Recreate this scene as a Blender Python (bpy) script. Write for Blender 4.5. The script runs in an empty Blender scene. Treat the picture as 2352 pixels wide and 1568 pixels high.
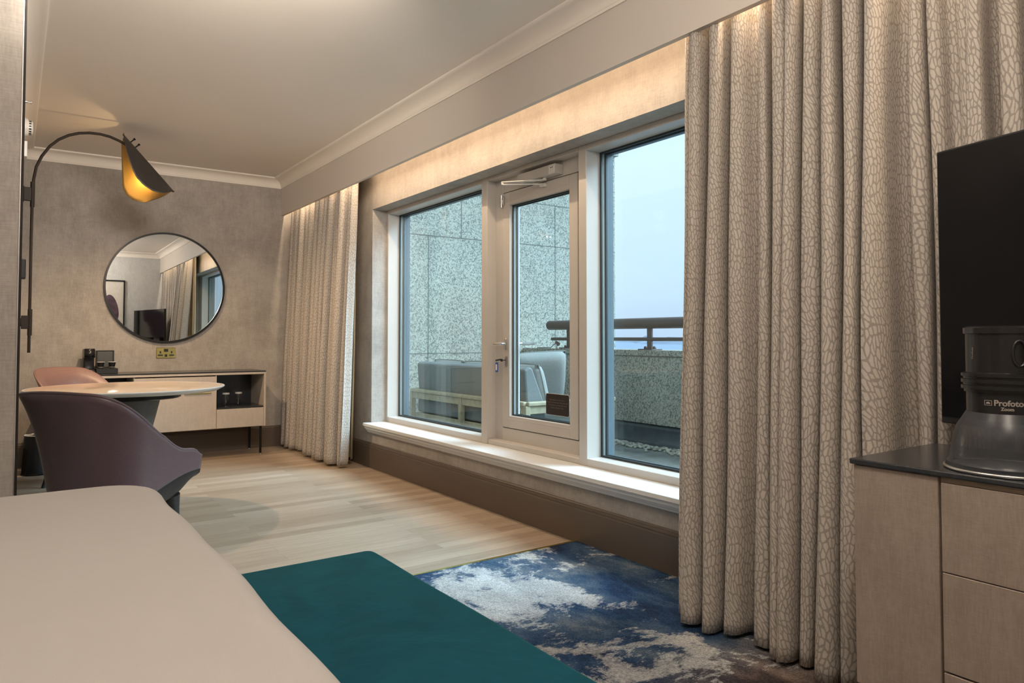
import bpy, bmesh, math, random
from mathutils import Vector, Matrix
random.seed(7)
C = bpy.context.scene.collection
PI = math.pi
def R(d): return math.radians(d)

# ------------------------------------------------------------------ materials
def new_mat(name):
    m = bpy.data.materials.new(name); m.use_nodes = True
    nt = m.node_tree; nt.nodes.clear()
    out = nt.nodes.new('ShaderNodeOutputMaterial')
    b = nt.nodes.new('ShaderNodeBsdfPrincipled')
    nt.links.new(b.outputs[0], out.inputs[0])
    return m, nt, b, out
def N(nt, t, **kw):
    n = nt.nodes.new(t)
    for k, v in kw.items():
        if k.startswith('i_'): n.inputs[k[2:].replace('_', ' ')].default_value = v
        else: setattr(n, k, v)
    return n
def L(nt, a, b): nt.links.new(a, b)
def ramp(nt, fac, stops, interp='LINEAR'):
    r = nt.nodes.new('ShaderNodeValToRGB'); r.color_ramp.interpolation = interp
    el = r.color_ramp.elements
    while len(el) > 1: el.remove(el[-1])
    el[0].position = stops[0][0]; el[0].color = (*stops[0][1], 1)
    for p, c in stops[1:]:
        e = el.new(p); e.color = (*c, 1)
    L(nt, fac, r.inputs[0]); return r
def mapping(nt, scale, coord='Object', rot=(0, 0, 0)):
    tc = nt.nodes.new('ShaderNodeTexCoord'); mp = nt.nodes.new('ShaderNodeMapping')
    mp.inputs['Scale'].default_value = scale; mp.inputs['Rotation'].default_value = rot
    L(nt, tc.outputs[coord], mp.inputs[0]); return mp
def noise(nt, vec, scale, detail=3, rough=.55, dist=0):
    n = nt.nodes.new('ShaderNodeTexNoise'); n.inputs['Scale'].default_value = scale
    n.inputs['Detail'].default_value = detail; n.inputs['Roughness'].default_value = rough
    n.inputs['Distortion'].default_value = dist
    L(nt, vec, n.inputs['Vector']); return n
def bump(nt, b, h, strength=.2, dist=.002):
    bp = nt.nodes.new('ShaderNodeBump'); bp.inputs['Strength'].default_value = strength
    bp.inputs['Distance'].default_value = dist
    L(nt, h, bp.inputs['Height']); L(nt, bp.outputs[0], b.inputs['Normal'])
def mixf(nt, a, b, f):
    m = nt.nodes.new('ShaderNodeMath'); m.operation = 'MULTIPLY_ADD'
    L(nt, a, m.inputs[0]); m.inputs[1].default_value = f
    L(nt, b, m.inputs[2]); return m
def plain(name, col, rough=.5, metal=0, spec=.5, var=.06, nscale=30, emit=None, es=0, coat=0, sheen=0):
    m, nt, b, o = new_mat(name)
    mp = mapping(nt, (1, 1, 1))
    n = noise(nt, mp.outputs[0], nscale, 4)
    c0 = tuple(max(0, x*(1-var)) for x in col); c1 = tuple(min(1, x*(1+var)) for x in col)
    r = ramp(nt, n.outputs['Fac'], [(.3, c0), (.7, c1)])
    L(nt, r.outputs[0], b.inputs['Base Color'])
    b.inputs['Roughness'].default_value = rough; b.inputs['Metallic'].default_value = metal
    b.inputs['Specular IOR Level'].default_value = spec
    b.inputs['Coat Weight'].default_value = coat
    if sheen: b.inputs['Sheen Weight'].default_value = sheen
    if emit:
        b.inputs['Emission Color'].default_value = (*emit, 1); b.inputs['Emission Strength'].default_value = es
    return m
def linen(name, c0, c1, scale=1.0, rough=.7, fine=90, contrast=(.35, .65), patch=.5, wv=(1, 1, .18), wh=(1, 1, 5)):
    """woven cloth / wallpaper: vertical and horizontal thread streaks plus soft worn patches"""
    m, nt, b, o = new_mat(name)
    v = mapping(nt, (wv[0]*scale, wv[1]*scale, wv[2]*scale)); h = mapping(nt, (wh[0]*scale*.3, wh[1]*scale*.3, wh[2]*scale))
    big = mapping(nt, (scale, scale, scale))
    n1 = noise(nt, v.outputs[0], fine, 2); n2 = noise(nt, h.outputs[0], fine*.5, 2); n3 = noise(nt, big.outputs[0], 3.2, 6, .68)
    n4 = noise(nt, v.outputs[0], 22, 3)
    s = mixf(nt, n1.outputs['Fac'], n2.outputs['Fac'], .9)
    s2 = mixf(nt, n3.outputs['Fac'], s.outputs[0], patch*2)
    s3 = mixf(nt, n4.outputs['Fac'], s2.outputs[0], .6)
    tot = (.5*.9+.5) + .5*patch*2 + .3
    dv = nt.nodes.new('ShaderNodeMath'); dv.operation = 'DIVIDE'; L(nt, s3.outputs[0], dv.inputs[0]); dv.inputs[1].default_value = tot*2
    r = ramp(nt, dv.outputs[0], [(contrast[0], c0), (contrast[1], c1)])
    L(nt, r.outputs[0], b.inputs['Base Color']); b.inputs['Roughness'].default_value = rough
    bump(nt, b, s.outputs[0], .25, .0006)
    return m

M = {}
M['wall'] = linen('wallpaper_linen', (.29, .262, .235), (.44, .405, .365), 1, .62, 150, (.40, .60), 1.2)
M['wall_pale'] = linen('wallpaper_grey', (.46, .455, .45), (.60, .60, .59), 1, .6, 95, (.4, .6), .5)
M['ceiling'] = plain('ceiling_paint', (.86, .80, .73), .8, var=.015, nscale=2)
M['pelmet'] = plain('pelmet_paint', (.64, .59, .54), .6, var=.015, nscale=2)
M['base'] = plain('baseboard_paint', (.112, .084, .064), .38, var=.04, nscale=3)
M['upvc'] = plain('white_window_frame', (.53, .50, .465), .32, var=.02, nscale=4)
M['sill'] = plain('white_sill_paint', (.70, .70, .69), .3, var=.02, nscale=4)
M['outer'] = plain('grey_outer_frame', (.10, .135, .16), .4)
M['gasket'] = plain('rubber_gasket', (.02, .03, .035), .5)
M['chrome'] = plain('brushed_steel', (.62, .62, .62), .28, 1)
M['brass'] = plain('brass', (.72, .60, .22), .25, 1, nscale=60)
M['bronze'] = plain('dark_bronze', (.024, .019, .016), .5, .15, spec=.25)
M['black'] = plain('black_metal', (.012, .012, .013), .35, .5)
M['gold_in'] = plain('gold_shade_lining', (.36, .215, .05), .45, 0, var=.05, nscale=120)
M['shade_out'] = plain('charcoal_shade', (.045, .04, .036), .45, .2)
M['bulb'] = plain('warm_bulb', (1, .9, .7), .4, emit=(1, .66, .30), es=12)
M['blackplastic'] = plain('black_plastic', (.015, .015, .016), .35)
M['satinblack'] = plain('satin_black', (.02, .02, .021), .22, .3)
M['darkstone'] = plain('charcoal_worktop', (.03, .033, .037), .22, nscale=200, var=.2)
M['plum'] = plain('plum_leather', (.125, .080, .092), .36, nscale=180, var=.12, spec=.5, sheen=.15)
M['pinkleather'] = plain('rose_leather', (.205, .115, .10), .42, nscale=180, var=.1)
M['greyseat'] = plain('seat_leather', (.10, .07, .075), .45, nscale=180, var=.12)
M['tabletop'] = plain('ivory_gloss_table', (.86, .66, .49), .12, spec=.45, var=.01, nscale=1)
M['tableedge'] = plain('ivory_table_edge', (.72, .72, .70), .2, var=.02)
M['pedestal'] = plain('grey_pedestal', (.12, .12, .112), .5)
M['paper'] = plain('white_paper', (.75, .72, .68), .7)
M['bluetag'] = plain('blue_key_tag', (.02, .09, .42), .3)
M['cushion'] = plain('outdoor_grey_fabric', (.25, .262, .245), .85, nscale=120, var=.12)
M['sofaback'] = plain('outdoor_dark_weave', (.17, .185, .18), .8, nscale=120, var=.12)
M['teak'] = plain('pale_varnished_wood', (.40, .35, .235), .5, nscale=20, var=.15)
M['rail'] = plain('brown_metal_rail', (.10, .075, .065), .45, .2)
M['flashing'] = plain('roof_membrane', (.045, .055, .062), .35, nscale=8, var=.35)
M['clips'] = plain('white_plastic', (.72, .70, .67), .4)
M['liner'] = plain('cream_curtain_lining', (.62, .54, .38), .8, nscale=150, var=.06)
M['art_white'] = plain('art_paper', (.62, .58, .52), .6)
M['art_plum'] = plain('art_plum', (.07, .04, .06), .6, var=.5, nscale=8)

def wood_floor():
    m, nt, b, o = new_mat('oak_plank_floor')
    tc = nt.nodes.new('ShaderNodeTexCoord')
    br = nt.nodes.new('ShaderNodeTexBrick')
    br.offset = .37; br.inputs['Scale'].default_value = 1
    br.inputs['Brick Width'].default_value = 1.1; br.inputs['Row Height'].default_value = .083
    br.inputs['Mortar Size'].default_value = .0012; br.inputs['Mortar Smooth'].default_value = .1
    br.inputs['Color1'].default_value = (0, 0, 0, 1); br.inputs['Color2'].default_value = (1, 1, 1, 1)
    br.inputs['Mortar'].default_value = (.5, .5, .5, 1)
    L(nt, tc.outputs['Object'], br.inputs['Vector'])
    sep = nt.nodes.new('ShaderNodeSeparateColor'); L(nt, br.outputs['Color'], sep.inputs[0])
    mp = mapping(nt, (.7, 9, 1)); g = noise(nt, mp.outputs[0], 6, 8, .7, .6)
    mp2 = mapping(nt, (.5, 30, 1)); g2 = noise(nt, mp2.outputs[0], 8, 3)
    a = mixf(nt, sep.outputs[0], g.outputs['Fac'], .55)
    a2 = mixf(nt, g2.outputs['Fac'], a.outputs[0], .35)
    dv = nt.nodes.new('ShaderNodeMath'); dv.operation = 'DIVIDE'; L(nt, a2.outputs[0], dv.inputs[0]); dv.inputs[1].default_value = 1.9
    r = ramp(nt, dv.outputs[0], [(.22, (.20, .145, .10)), (.42, (.32, .245, .178)), (.58, (.38, .30, .225)), (.76, (.48, .395, .305))])
    mx = nt.nodes.new('ShaderNodeMix'); mx.data_type = 'RGBA'
    L(nt, br.outputs['Fac'], mx.inputs[0]); L(nt, r.outputs[0], mx.inputs[6]); mx.inputs[7].default_value = (.30, .22, .14, 1)
    L(nt, mx.outputs[2], b.inputs['Base Color']); b.inputs['Roughness'].default_value = .42
    bump(nt, b, g2.outputs['Fac'], .08, .001)
    return m
M['floor'] = wood_floor()

def carpet_mat():
    m, nt, b, o = new_mat('abstract_carpet')
    mp = mapping(nt, (1, 1, 1)); mpf = mapping(nt, (1, 1, 1))
    n1 = noise(nt, mp.outputs[0], 3.0, 9, .66, .5)
    mp2 = mapping(nt, (1, .55, 1), rot=(0, 0, .5)); n2 = noise(nt, mp2.outputs[0], 3.4, 8, .68, .2)
    mp3 = mapping(nt, (1, 1, 1)); mp3.inputs['Location'].default_value = (5, 3, 0); n3 = noise(nt, mp3.outputs[0], 1.3, 3)
    fib = noise(nt, mpf.outputs[0], 190, 3, .8)
    mpe = mapping(nt, (1, 2.2, 1)); fe = noise(nt, mpe.outputs[0], 38, 5, .85)
    base_ = mixf(nt, fe.outputs['Fac'], n1.outputs['Fac'], .22)
    tcc = nt.nodes.new('ShaderNodeTexCoord'); acc = base_.outputs[0]
    for (bx, by, br_, wt) in ((1.62, 2.42, .62, .16), (1.25, 2.30, .45, .07), (1.50, 1.45, .60, .17), (1.70, 1.95, .34, -.12), (2.30, 2.2, .5, -.12)):
        dn = nt.nodes.new('ShaderNodeVectorMath'); dn.operation = 'DISTANCE'; L(nt, tcc.outputs['Object'], dn.inputs[0]); dn.inputs[1].default_value = (bx, by, 0)
        mrr = nt.nodes.new('ShaderNodeMapRange'); mrr.interpolation_type = 'SMOOTHSTEP'; L(nt, dn.outputs['Value'], mrr.inputs[0])
        mrr.inputs[1].default_value = 0; mrr.inputs[2].default_value = br_; mrr.inputs[3].default_value = wt; mrr.inputs[4].default_value = 0
        q_ = nt.nodes.new('ShaderNodeMath'); q_.operation = 'ADD'; L(nt, acc, q_.inputs[0]); L(nt, mrr.outputs[0], q_.inputs[1]); acc = q_.outputs[0]
    light = ramp(nt, acc, [(.655, (0, 0, 0)), (.675, (.55, .55, .55)), (.72, (1, 1, 1))])
    blue = ramp(nt, n2.outputs['Fac'], [(.34, (.014, .022, .05)), (.45, (.022, .052, .115)), (.54, (.06, .10, .155)), (.66, (.16, .185, .21))])
    brown = ramp(nt, n2.outputs['Fac'], [(.38, (.016, .018, .028)), (.5, (.075, .055, .05)), (.62, (.18, .14, .12))])
    # browns gather towards the bedroom end of the carpet
    tc = nt.nodes.new('ShaderNodeTexCoord'); sx = nt.nodes.new('ShaderNodeSeparateXYZ'); L(nt, tc.outputs['Object'], sx.inputs[0])
    mr = nt.nodes.new('ShaderNodeMapRange'); mr.inputs[1].default_value = 1.75; mr.inputs[2].default_value = 1.2
    nmix = mixf(nt, n3.outputs['Fac'], sx.outputs['Y'], -1.2)
    ad = nt.nodes.new('ShaderNodeMath'); ad.operation = 'ADD'; L(nt, nmix.outputs[0], ad.inputs[0]); ad.inputs[1].default_value = .6
    L(nt, ad.outputs[0], mr.inputs[0])
    mxb = nt.nodes.new('ShaderNodeMix'); mxb.data_type = 'RGBA'
    L(nt, mr.outputs[0], mxb.inputs[0]); L(nt, blue.outputs[0], mxb.inputs[6]); L(nt, brown.outputs[0], mxb.inputs[7])
    pale = ramp(nt, n2.outputs['Fac'], [(.35, (.30, .295, .30)), (.65, (.52, .545, .54))])
    mx = nt.nodes.new('ShaderNodeMix'); mx.data_type = 'RGBA'
    L(nt, light.outputs[0], mx.inputs[0]); L(nt, mxb.outputs[2], mx.inputs[6]); L(nt, pale.outputs[0], mx.inputs[7])
    fr = ramp(nt, fib.outputs['Fac'], [(.32, (.42, .42, .42)), (.68, (1.5, 1.5, 1.5))])
    mm = nt.nodes.new('ShaderNodeMix'); mm.data_type = 'RGBA'; mm.blend_type = 'MULTIPLY'; mm.inputs[0].default_value = 1
    L(nt, mx.outputs[2], mm.inputs[6]); L(nt, fr.outputs[0], mm.inputs[7])
    L(nt, mm.outputs[2], b.inputs['Base Color']); b.inputs['Roughness'].default_value = .95
    b.inputs['Specular IOR Level'].default_value = .1
    bump(nt, b, fib.outputs['Fac'], .7, .004)
    return m
M['carpet'] = carpet_mat()

def curtain_mat():
    m, nt, b, o = new_mat('leaf_print_curtain')
    tc = nt.nodes.new('ShaderNodeTexCoord')
    # slow swirl of the leaf direction
    nz = nt.nodes.new('ShaderNodeTexNoise'); nz.inputs['Scale'].default_value = 4.6; nz.inputs['Detail'].default_value = .4
    mps = nt.nodes.new('ShaderNodeMapping'); mps.inputs['Scale'].default_value = (.14, 1, 1); L(nt, tc.outputs['UV'], mps.inputs[0]); L(nt, mps.outputs[0], nz.inputs['Vector'])
    ang = nt.nodes.new('ShaderNodeMapRange'); L(nt, nz.outputs['Fac'], ang.inputs[0])
    ang.inputs[1].default_value = .3; ang.inputs[2].default_value = .7; ang.inputs[3].default_value = -.7; ang.inputs[4].default_value = .95
    sx = nt.nodes.new('ShaderNodeSeparateXYZ'); L(nt, tc.outputs['UV'], sx.inputs[0])
    nw = nt.nodes.new('ShaderNodeTexNoise'); nw.inputs['Scale'].default_value = 4.2; nw.inputs['Detail'].default_value = .3
    mpn = nt.nodes.new('ShaderNodeMapping'); mpn.inputs['Location'].default_value = (7, 2, 0); mpn.inputs['Scale'].default_value = (1, .5, 1); L(nt, tc.outputs['UV'], mpn.inputs[0]); L(nt, mpn.outputs[0], nw.inputs['Vector'])
    # warp: big smooth displacement makes cells turn and fan
    def sc(sock, k, add):
        q = nt.nodes.new('ShaderNodeMath'); q.operation = 'MULTIPLY_ADD'; L(nt, sock, q.inputs[0]); q.inputs[1].default_value = k; q.inputs[2].default_value = add; return q.outputs[0]
    def add(a, c):
        q = nt.nodes.new('ShaderNodeMath'); q.operation = 'ADD'; L(nt, a, q.inputs[0]); L(nt, c, q.inputs[1]); return q.outputs[0]
    u = add(sc(sx.outputs['X'], 92, 0), sc(nz.outputs['Fac'], 12, -6))
    v = add(sc(sx.outputs['Y'], 37, 0), sc(nw.outputs['Fac'], 6.5, -3.2))
    u2 = add(u, sc(sx.outputs['Y'], 16, 0))
    cb = nt.nodes.new('ShaderNodeCombineXYZ'); L(nt, u2, cb.inputs[0]); L(nt, v, cb.inputs[1])
    vo = nt.nodes.new('ShaderNodeTexVoronoi'); vo.feature = 'DISTANCE_TO_EDGE'; vo.voronoi_dimensions = '2D'
    vo.inputs['Scale'].default_value = 1; vo.inputs['Randomness'].default_value = .85
    L(nt, cb.outputs[0], vo.inputs['Vector'])
    # same line width along the flanks and at the tips of every leaf
    v1 = nt.nodes.new('ShaderNodeTexVoronoi'); v1.feature = 'F1'; v1.voronoi_dimensions = '2D'
    v1.inputs['Scale'].default_value = 1; v1.inputs['Randomness'].default_value = .85; L(nt, cb.outputs[0], v1.inputs['Vector'])
    df = nt.nodes.new('ShaderNodeVectorMath'); df.operation = 'SUBTRACT'; L(nt, cb.outputs[0], df.inputs[0]); L(nt, v1.outputs['Position'], df.inputs[1])
    ab = nt.nodes.new('ShaderNodeVectorMath'); ab.operation = 'ABSOLUTE'; L(nt, df.outputs[0], ab.inputs[0])
    sa = nt.nodes.new('ShaderNodeSeparateXYZ'); L(nt, ab.outputs[0], sa.inputs[0])
    sm = add(sa.outputs[0], sa.outputs[1])
    rt = nt.nodes.new('ShaderNodeMath'); rt.operation = 'DIVIDE'; L(nt, sa.outputs[1], rt.inputs[0]); L(nt, sm, rt.inputs[1])
    th_ = nt.nodes.new('ShaderNodeMapRange'); L(nt, rt.outputs[0], th_.inputs[0]); th_.inputs[1].default_value = .3; th_.inputs[2].default_value = .8; th_.inputs[3].default_value = .185; th_.inputs[4].default_value = .08
    sb = nt.nodes.new('ShaderNodeMath'); sb.operation = 'SUBTRACT'; L(nt, vo.outputs['Distance'], sb.inputs[0]); L(nt, th_.outputs[0], sb.inputs[1])
    sb2 = sc(sb.outputs[0], 1, .5)
    r = ramp(nt, sb2, [(.48, (.295, .258, .225)), (.525, (.495, .45, .40))])
    mpf = nt.nodes.new('ShaderNodeMapping'); mpf.inputs['Scale'].default_value = (1, .3, 1); L(nt, tc.outputs['UV'], mpf.inputs[0])
    f = noise(nt, mpf.outputs[0], 700, 2)
    fr = ramp(nt, f.outputs['Fac'], [(.3, (.9, .9, .9)), (.7, (1.08, 1.08, 1.08))])
    mm = nt.nodes.new('ShaderNodeMix'); mm.data_type = 'RGBA'; mm.blend_type = 'MULTIPLY'; mm.inputs[0].default_value = 1
    L(nt, r.outputs[0], mm.inputs[6]); L(nt, fr.outputs[0], mm.inputs[7])
    L(nt, mm.outputs[2], b.inputs['Base Color']); b.inputs['Roughness'].default_value = .75
    b.inputs['Sheen Weight'].default_value = .1
    return m
M['curtain'] = curtain_mat()
M['fabricpanel'] = linen('woven_panel', (.27, .215, .175), (.37, .30, .25), 2.6, .6, 120, (.40, .60), .5, (1, 1, .12), (1, 1, 6))
M['palepanel'] = linen('pale_woven_panel', (.43, .375, .325), (.53, .47, .41), 2.6, .55, 120, (.40, .60), .4, (1, 1, .12), (1, 1, 6))
M['oakedge'] = plain('pale_panel_edge', (.50, .40, .29), .5)

def velvet():
    m, nt, b, o = new_mat('teal_velvet')
    mp = mapping(nt, (1, 1, 1)); n = noise(nt, mp.outputs[0], 5, 6, .6, 1.2)
    r = ramp(nt, n.outputs['Fac'], [(.3, (.0015, .036, .058)), (.7, (.003, .066, .098))])
    L(nt, r.outputs[0], b.inputs['Base Color']); b.inputs['Roughness'].default_value = .85
    b.inputs['Sheen Weight'].default_value = .35; b.inputs['Sheen Roughness'].default_value = .4
    b.inputs['Sheen Tint'].default_value = (.05, .5, .55, 1); b.inputs['Specular IOR Level'].default_value = .15
    n2 = noise(nt, mp.outputs[0], 3.5, 4, .5, .8); bump(nt, b, n2.outputs['Fac'], .35, .02)
    return m
M['velvet'] = velvet()
def sheet():
    m, nt, b, o = new_mat('white_bed_linen')
    mp = mapping(nt, (1, 3, 1), rot=(0, 0, .4)); n = noise(nt, mp.outputs[0], 2.2, 5, .5, .5)
    fine = noise(nt, mp.outputs[0], 500, 2)
    b.inputs['Base Color'].default_value = (.66, .62, .575, 1)
    r = ramp(nt, fine.outputs['Fac'], [(.3, (.42, .40, .385)), (.7, (.46, .44, .425))]); L(nt, r.outputs[0], b.inputs['Base Color'])
    b.inputs['Roughness'].default_value = .8
    bump(nt, b, n.outputs['Fac'], .25, .02)
    return m
M['sheet'] = sheet()
def granite():
    m, nt, b, o = new_mat('speckled_granite')
    mp = mapping(nt, (1, 1, 1)); n = noise(nt, mp.outputs[0], 55, 3, .7); n2 = noise(nt, mp.outputs[0], 110, 2, .6)
    big = noise(nt, mp.outputs[0], 1.5, 4)
    s = mixf(nt, n2.outputs['Fac'], n.outputs['Fac'], .5)
    r = ramp(nt, s.outputs[0], [(.60, (.12, .13, .11)), (.70, (.275, .275, .235)), (.84, (.46, .445, .375))])
    mm = nt.nodes.new('ShaderNodeMix'); mm.data_type = 'RGBA'; mm.blend_type = 'MULTIPLY'; mm.inputs[0].default_value = 1
    rb = ramp(nt, big.outputs['Fac'], [(.3, (.85, .82, .78)), (.65, (1, 1, 1))])
    L(nt, r.outputs[0], mm.inputs[6]); L(nt, rb.outputs[0], mm.inputs[7])
    L(nt, mm.outputs[2], b.inputs['Base Color']); b.inputs['Roughness'].default_value = .7
    return m
M['granite'] = granite()
M['joint'] = plain('granite_joint', (.16, .16, .14), .8)
M['terrace'] = plain('wet_concrete', (.22, .23, .21), .45, nscale=7, var=.35)
M['pebble'] = plain('pebbles', (.42, .40, .32), .6, nscale=18, var=.6)
def glass_mat(name, tint, ior=1.5, rough=0.0):
    m, nt, b, o = new_mat(name); nt.nodes.remove(b)
    t = nt.nodes.new('ShaderNodeBsdfTransparent'); t.inputs[0].default_value = (*tint, 1)
    g = nt.nodes.new('ShaderNodeBsdfGlossy'); g.inputs['Roughness'].default_value = rough; g.inputs[0].default_value = (1, 1, 1, 1)
    lw = nt.nodes.new('ShaderNodeLayerWeight'); lw.inputs[0].default_value = .5     # facing = 1-|cos|, the same from both sides
    pw = nt.nodes.new('ShaderNodeMath'); pw.operation = 'POWER'; L(nt, lw.outputs['Facing'], pw.inputs[0]); pw.inputs[1].default_value = 5
    f0 = ((ior-1)/(ior+1))**2
    f = nt.nodes.new('ShaderNodeMath'); f.operation = 'MULTIPLY_ADD'; L(nt, pw.outputs[0], f.inputs[0]); f.inputs[1].default_value = 1-f0; f.inputs[2].default_value = f0
    mx = nt.nodes.new('ShaderNodeMixShader'); L(nt, f.outputs[0], mx.inputs[0]); L(nt, t.outputs[0], mx.inputs[1]); L(nt, g.outputs[0], mx.inputs[2])
    L(nt, mx.outputs[0], o.inputs[0]); return m
M['glass'] = glass_mat('tinted_window_glass', (.90, .955, .965), 1.45)
M['drinkglass'] = glass_mat('tumbler_glass', (.93, .94, .95), 1.5)
m, nt, b, o = new_mat('mirror_silver'); b.inputs['Base Color'].default_value = (.84, .87, .88, 1); b.inputs['Metallic'].default_value = 1; b.inputs['Roughness'].default_value = 0
M['mirror'] = m
m, nt, b, o = new_mat('screen_glass'); b.inputs['Base Color'].default_value = (.004, .004, .005, 1); b.inputs['Roughness'].default_value = .12; b.inputs['Specular IOR Level'].default_value = .45
M['screen'] = m
m, nt, b, o = new_mat('smoked_reflector')
b.inputs['Base Color'].default_value = (.055, .06, .068, 1); b.inputs['Roughness'].default_value = .3; b.inputs['Alpha'].default_value = .66
M['smoke'] = m

# ------------------------------------------------------------------ mesh helpers
class B:
    def __init__(s): s.bm = bmesh.new()
    def box(s, x0, x1, y0, y1, z0, z1, bev=0, seg=2, rot=None, piv=None, edges=None):
        r = bmesh.ops.create_cube(s.bm, size=1); vs = r['verts']
        cx, cy, cz = (x0+x1)/2, (y0+y1)/2, (z0+z1)/2
        for v in vs: v.co = Vector((cx+v.co.x*(x1-x0), cy+v.co.y*(y1-y0), cz+v.co.z*(z1-z0)))
        if bev:
            es = list({e for v in vs for e in v.link_edges})
            if edges: es = [e for e in es if edges(e)]
            rb = bmesh.ops.bevel(s.bm, geom=es, offset=bev, segments=seg, profile=.5, affect='EDGES')
            vs = list({v for v in rb['verts']} | {v for v in vs if v.is_valid})
            vs = [v for v in vs if v.is_valid]
        if rot is not None:
            p = Vector(piv if piv else (cx, cy, cz))
            for v in vs: v.co = rot @ (v.co-p)+p
        return s
    def tube(s, pts, r, seg=12, caps=True):
        pts = [Vector(p) for p in pts]; n = len(pts); rs = r if isinstance(r, (list, tuple)) else [r]*n
        rings = []; up = None
        for i, p in enumerate(pts):
            d = (pts[min(i+1, n-1)]-pts[max(i-1, 0)]).normalized()
            if up is None:
                up = Vector((0, 0, 1)) if abs(d.z) < .9 else Vector((1, 0, 0))
            a = d.cross(up).normalized(); bb = a.cross(d).normalized(); up = bb
            rings.append([s.bm.verts.new(p+(a*math.cos(2*PI*k/seg)+bb*math.sin(2*PI*k/seg))*rs[i]) for k in range(seg)])
        for i in range(n-1):
            for k in range(seg):
                s.bm.faces.new((rings[i][k], rings[i][(k+1) % seg], rings[i+1][(k+1) % seg], rings[i+1][k]))
        if caps:
            s.bm.faces.new(rings[0][::-1]); s.bm.faces.new(rings[-1])
        return s
    def lathe(s, prof, c=(0, 0, 0), seg=40, axis='Z', closed=False):
        rings = []
        for r, z in prof:
            ring = []
            for k in range(seg):
                a = 2*PI*k/seg; x, y = r*math.cos(a), r*math.sin(a)
                co = (x, y, z) if axis == 'Z' else ((z, x, y) if axis == 'X' else (x, z, y))
                ring.append(s.bm.verts.new((c[0]+co[0], c[1]+co[1], c[2]+co[2])))
            rings.append(ring)
        for i in range(len(rings)-1):
            for k in range(seg): s.bm.faces.new((rings[i][k], rings[i][(k+1) % seg], rings[i+1][(k+1) % seg], rings[i+1][k]))
        if closed:
            for k in range(seg): s.bm.faces.new((rings[-1][k], rings[-1][(k+1) % seg], rings[0][(k+1) % seg], rings[0][k]))
        else:
            if prof[0][0] > 1e-5: s.bm.faces.new(rings[0][::-1])
            if prof[-1][0] > 1e-5: s.bm.faces.new(rings[-1])
        return s
    def extrude_profile(s, prof, path_axis, a0, a1, mapf):
        """prof: closed list of 2-D points, swept straight from a0 to a1; mapf(p, a) -> xyz"""
        v0 = [s.bm.verts.new(mapf(p, a0)) for p in prof]; v1 = [s.bm.verts.new(mapf(p, a1)) for p in prof]
        n = len(prof)
        for i in range(n): s.bm.faces.new((v0[i], v0[(i+1) % n], v1[(i+1) % n], v1[i]))
        s.bm.faces.new(v0[::-1]); s.bm.faces.new(v1); return s
    def grid(s, rows, uv=None):
        vs = [[s.bm.verts.new(p) for p in row] for row in rows]
        lay = s.bm.loops.layers.uv.verify() if uv else None
        for i in range(len(rows)-1):
            for j in range(len(rows[0])-1):
                f = s.bm.faces.new((vs[i][j], vs[i][j+1], vs[i+1][j+1], vs[i+1][j]))
                if uv:
                    for l, (a, c) in zip(f.loops, ((i, j), (i, j+1), (i+1, j+1), (i+1, j))): l[lay].uv = uv[a][c]
        return s
    def build(s, name, mat, parent=None, smooth=False, solid=0, sub=0, bevel=0, ang=35):
        bmesh.ops.recalc_face_normals(s.bm, faces=s.bm.faces)
        me = bpy.data.meshes.new(name); s.bm.to_mesh(me); s.bm.free()
        me.materials.append(mat)
        o = bpy.data.objects.new(name, me); C.objects.link(o)
        if parent: o.parent = parent; 
        if smooth:
            for p in me.polygons: p.use_smooth = True
            if ang:
                try: me.set_sharp_from_angle(angle=R(ang))
                except Exception: pass
        if solid:
            md = o.modifiers.new('Thickness', 'SOLIDIFY'); md.thickness = solid; md.offset = 0
        if bevel:
            md = o.modifiers.new('Bevel', 'BEVEL'); md.width = bevel; md.segments = 2; md.limit_method = 'ANGLE'
        if sub:
            md = o.modifiers.new('Sub', 'SUBSURF'); md.levels = sub; md.render_levels = sub
        return o
def rebase(o, loc):
    """put the origin of a mesh at loc without moving it"""
    o.data.transform(Matrix.Translation(-Vector(loc))); o.location = loc; return o
def thing(name, label, cat, loc=(0, 0, 0), rz=0, group=None):
    o = bpy.data.objects.new(name, None); C.objects.link(o); o.location = loc; o.rotation_euler = (0, 0, rz)
    o.empty_display_size = .1
    o['label'] = label; o['category'] = cat
    if group: o['group'] = group
    return o
def tag(o, label, cat, group=None):
    o['label'] = label; o['category'] = cat
    if group: o['group'] = group
    return o
def struct(o, label=None):
    o['kind'] = 'structure'
    if label: o['label'] = label
    return o
def text_mesh(name, body, size, mat, parent, M4, bold=0, ext=.0004, align='CENTER', bend=None):
    cu = bpy.data.curves.new(name, 'FONT'); cu.body = body; cu.size = size; cu.align_x = align; cu.align_y = 'CENTER'
    cu.extrude = ext; cu.offset = bold; cu.space_line = 1.25
    to = bpy.data.objects.new(name+'_c', cu); C.objects.link(to)
    bpy.context.view_layer.update()
    me = bpy.data.meshes.new_from_object(to.evaluated_get(bpy.context.evaluated_depsgraph_get()))
    bpy.data.objects.remove(to)
    if bend:
        cx, cy, r, a0 = bend          # wrap x along a vertical cylinder of radius r
        for v in me.vertices:
            a = a0+v.co.x/r; rr = r+v.co.z
            v.co = Vector((cx+rr*math.cos(a), cy+rr*math.sin(a), v.co.y+M4))
    else: me.transform(M4)
    me.materials.clear(); me.materials.append(mat)
    o = bpy.data.objects.new(name, me); C.objects.link(o); o.parent = parent; return o

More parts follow.
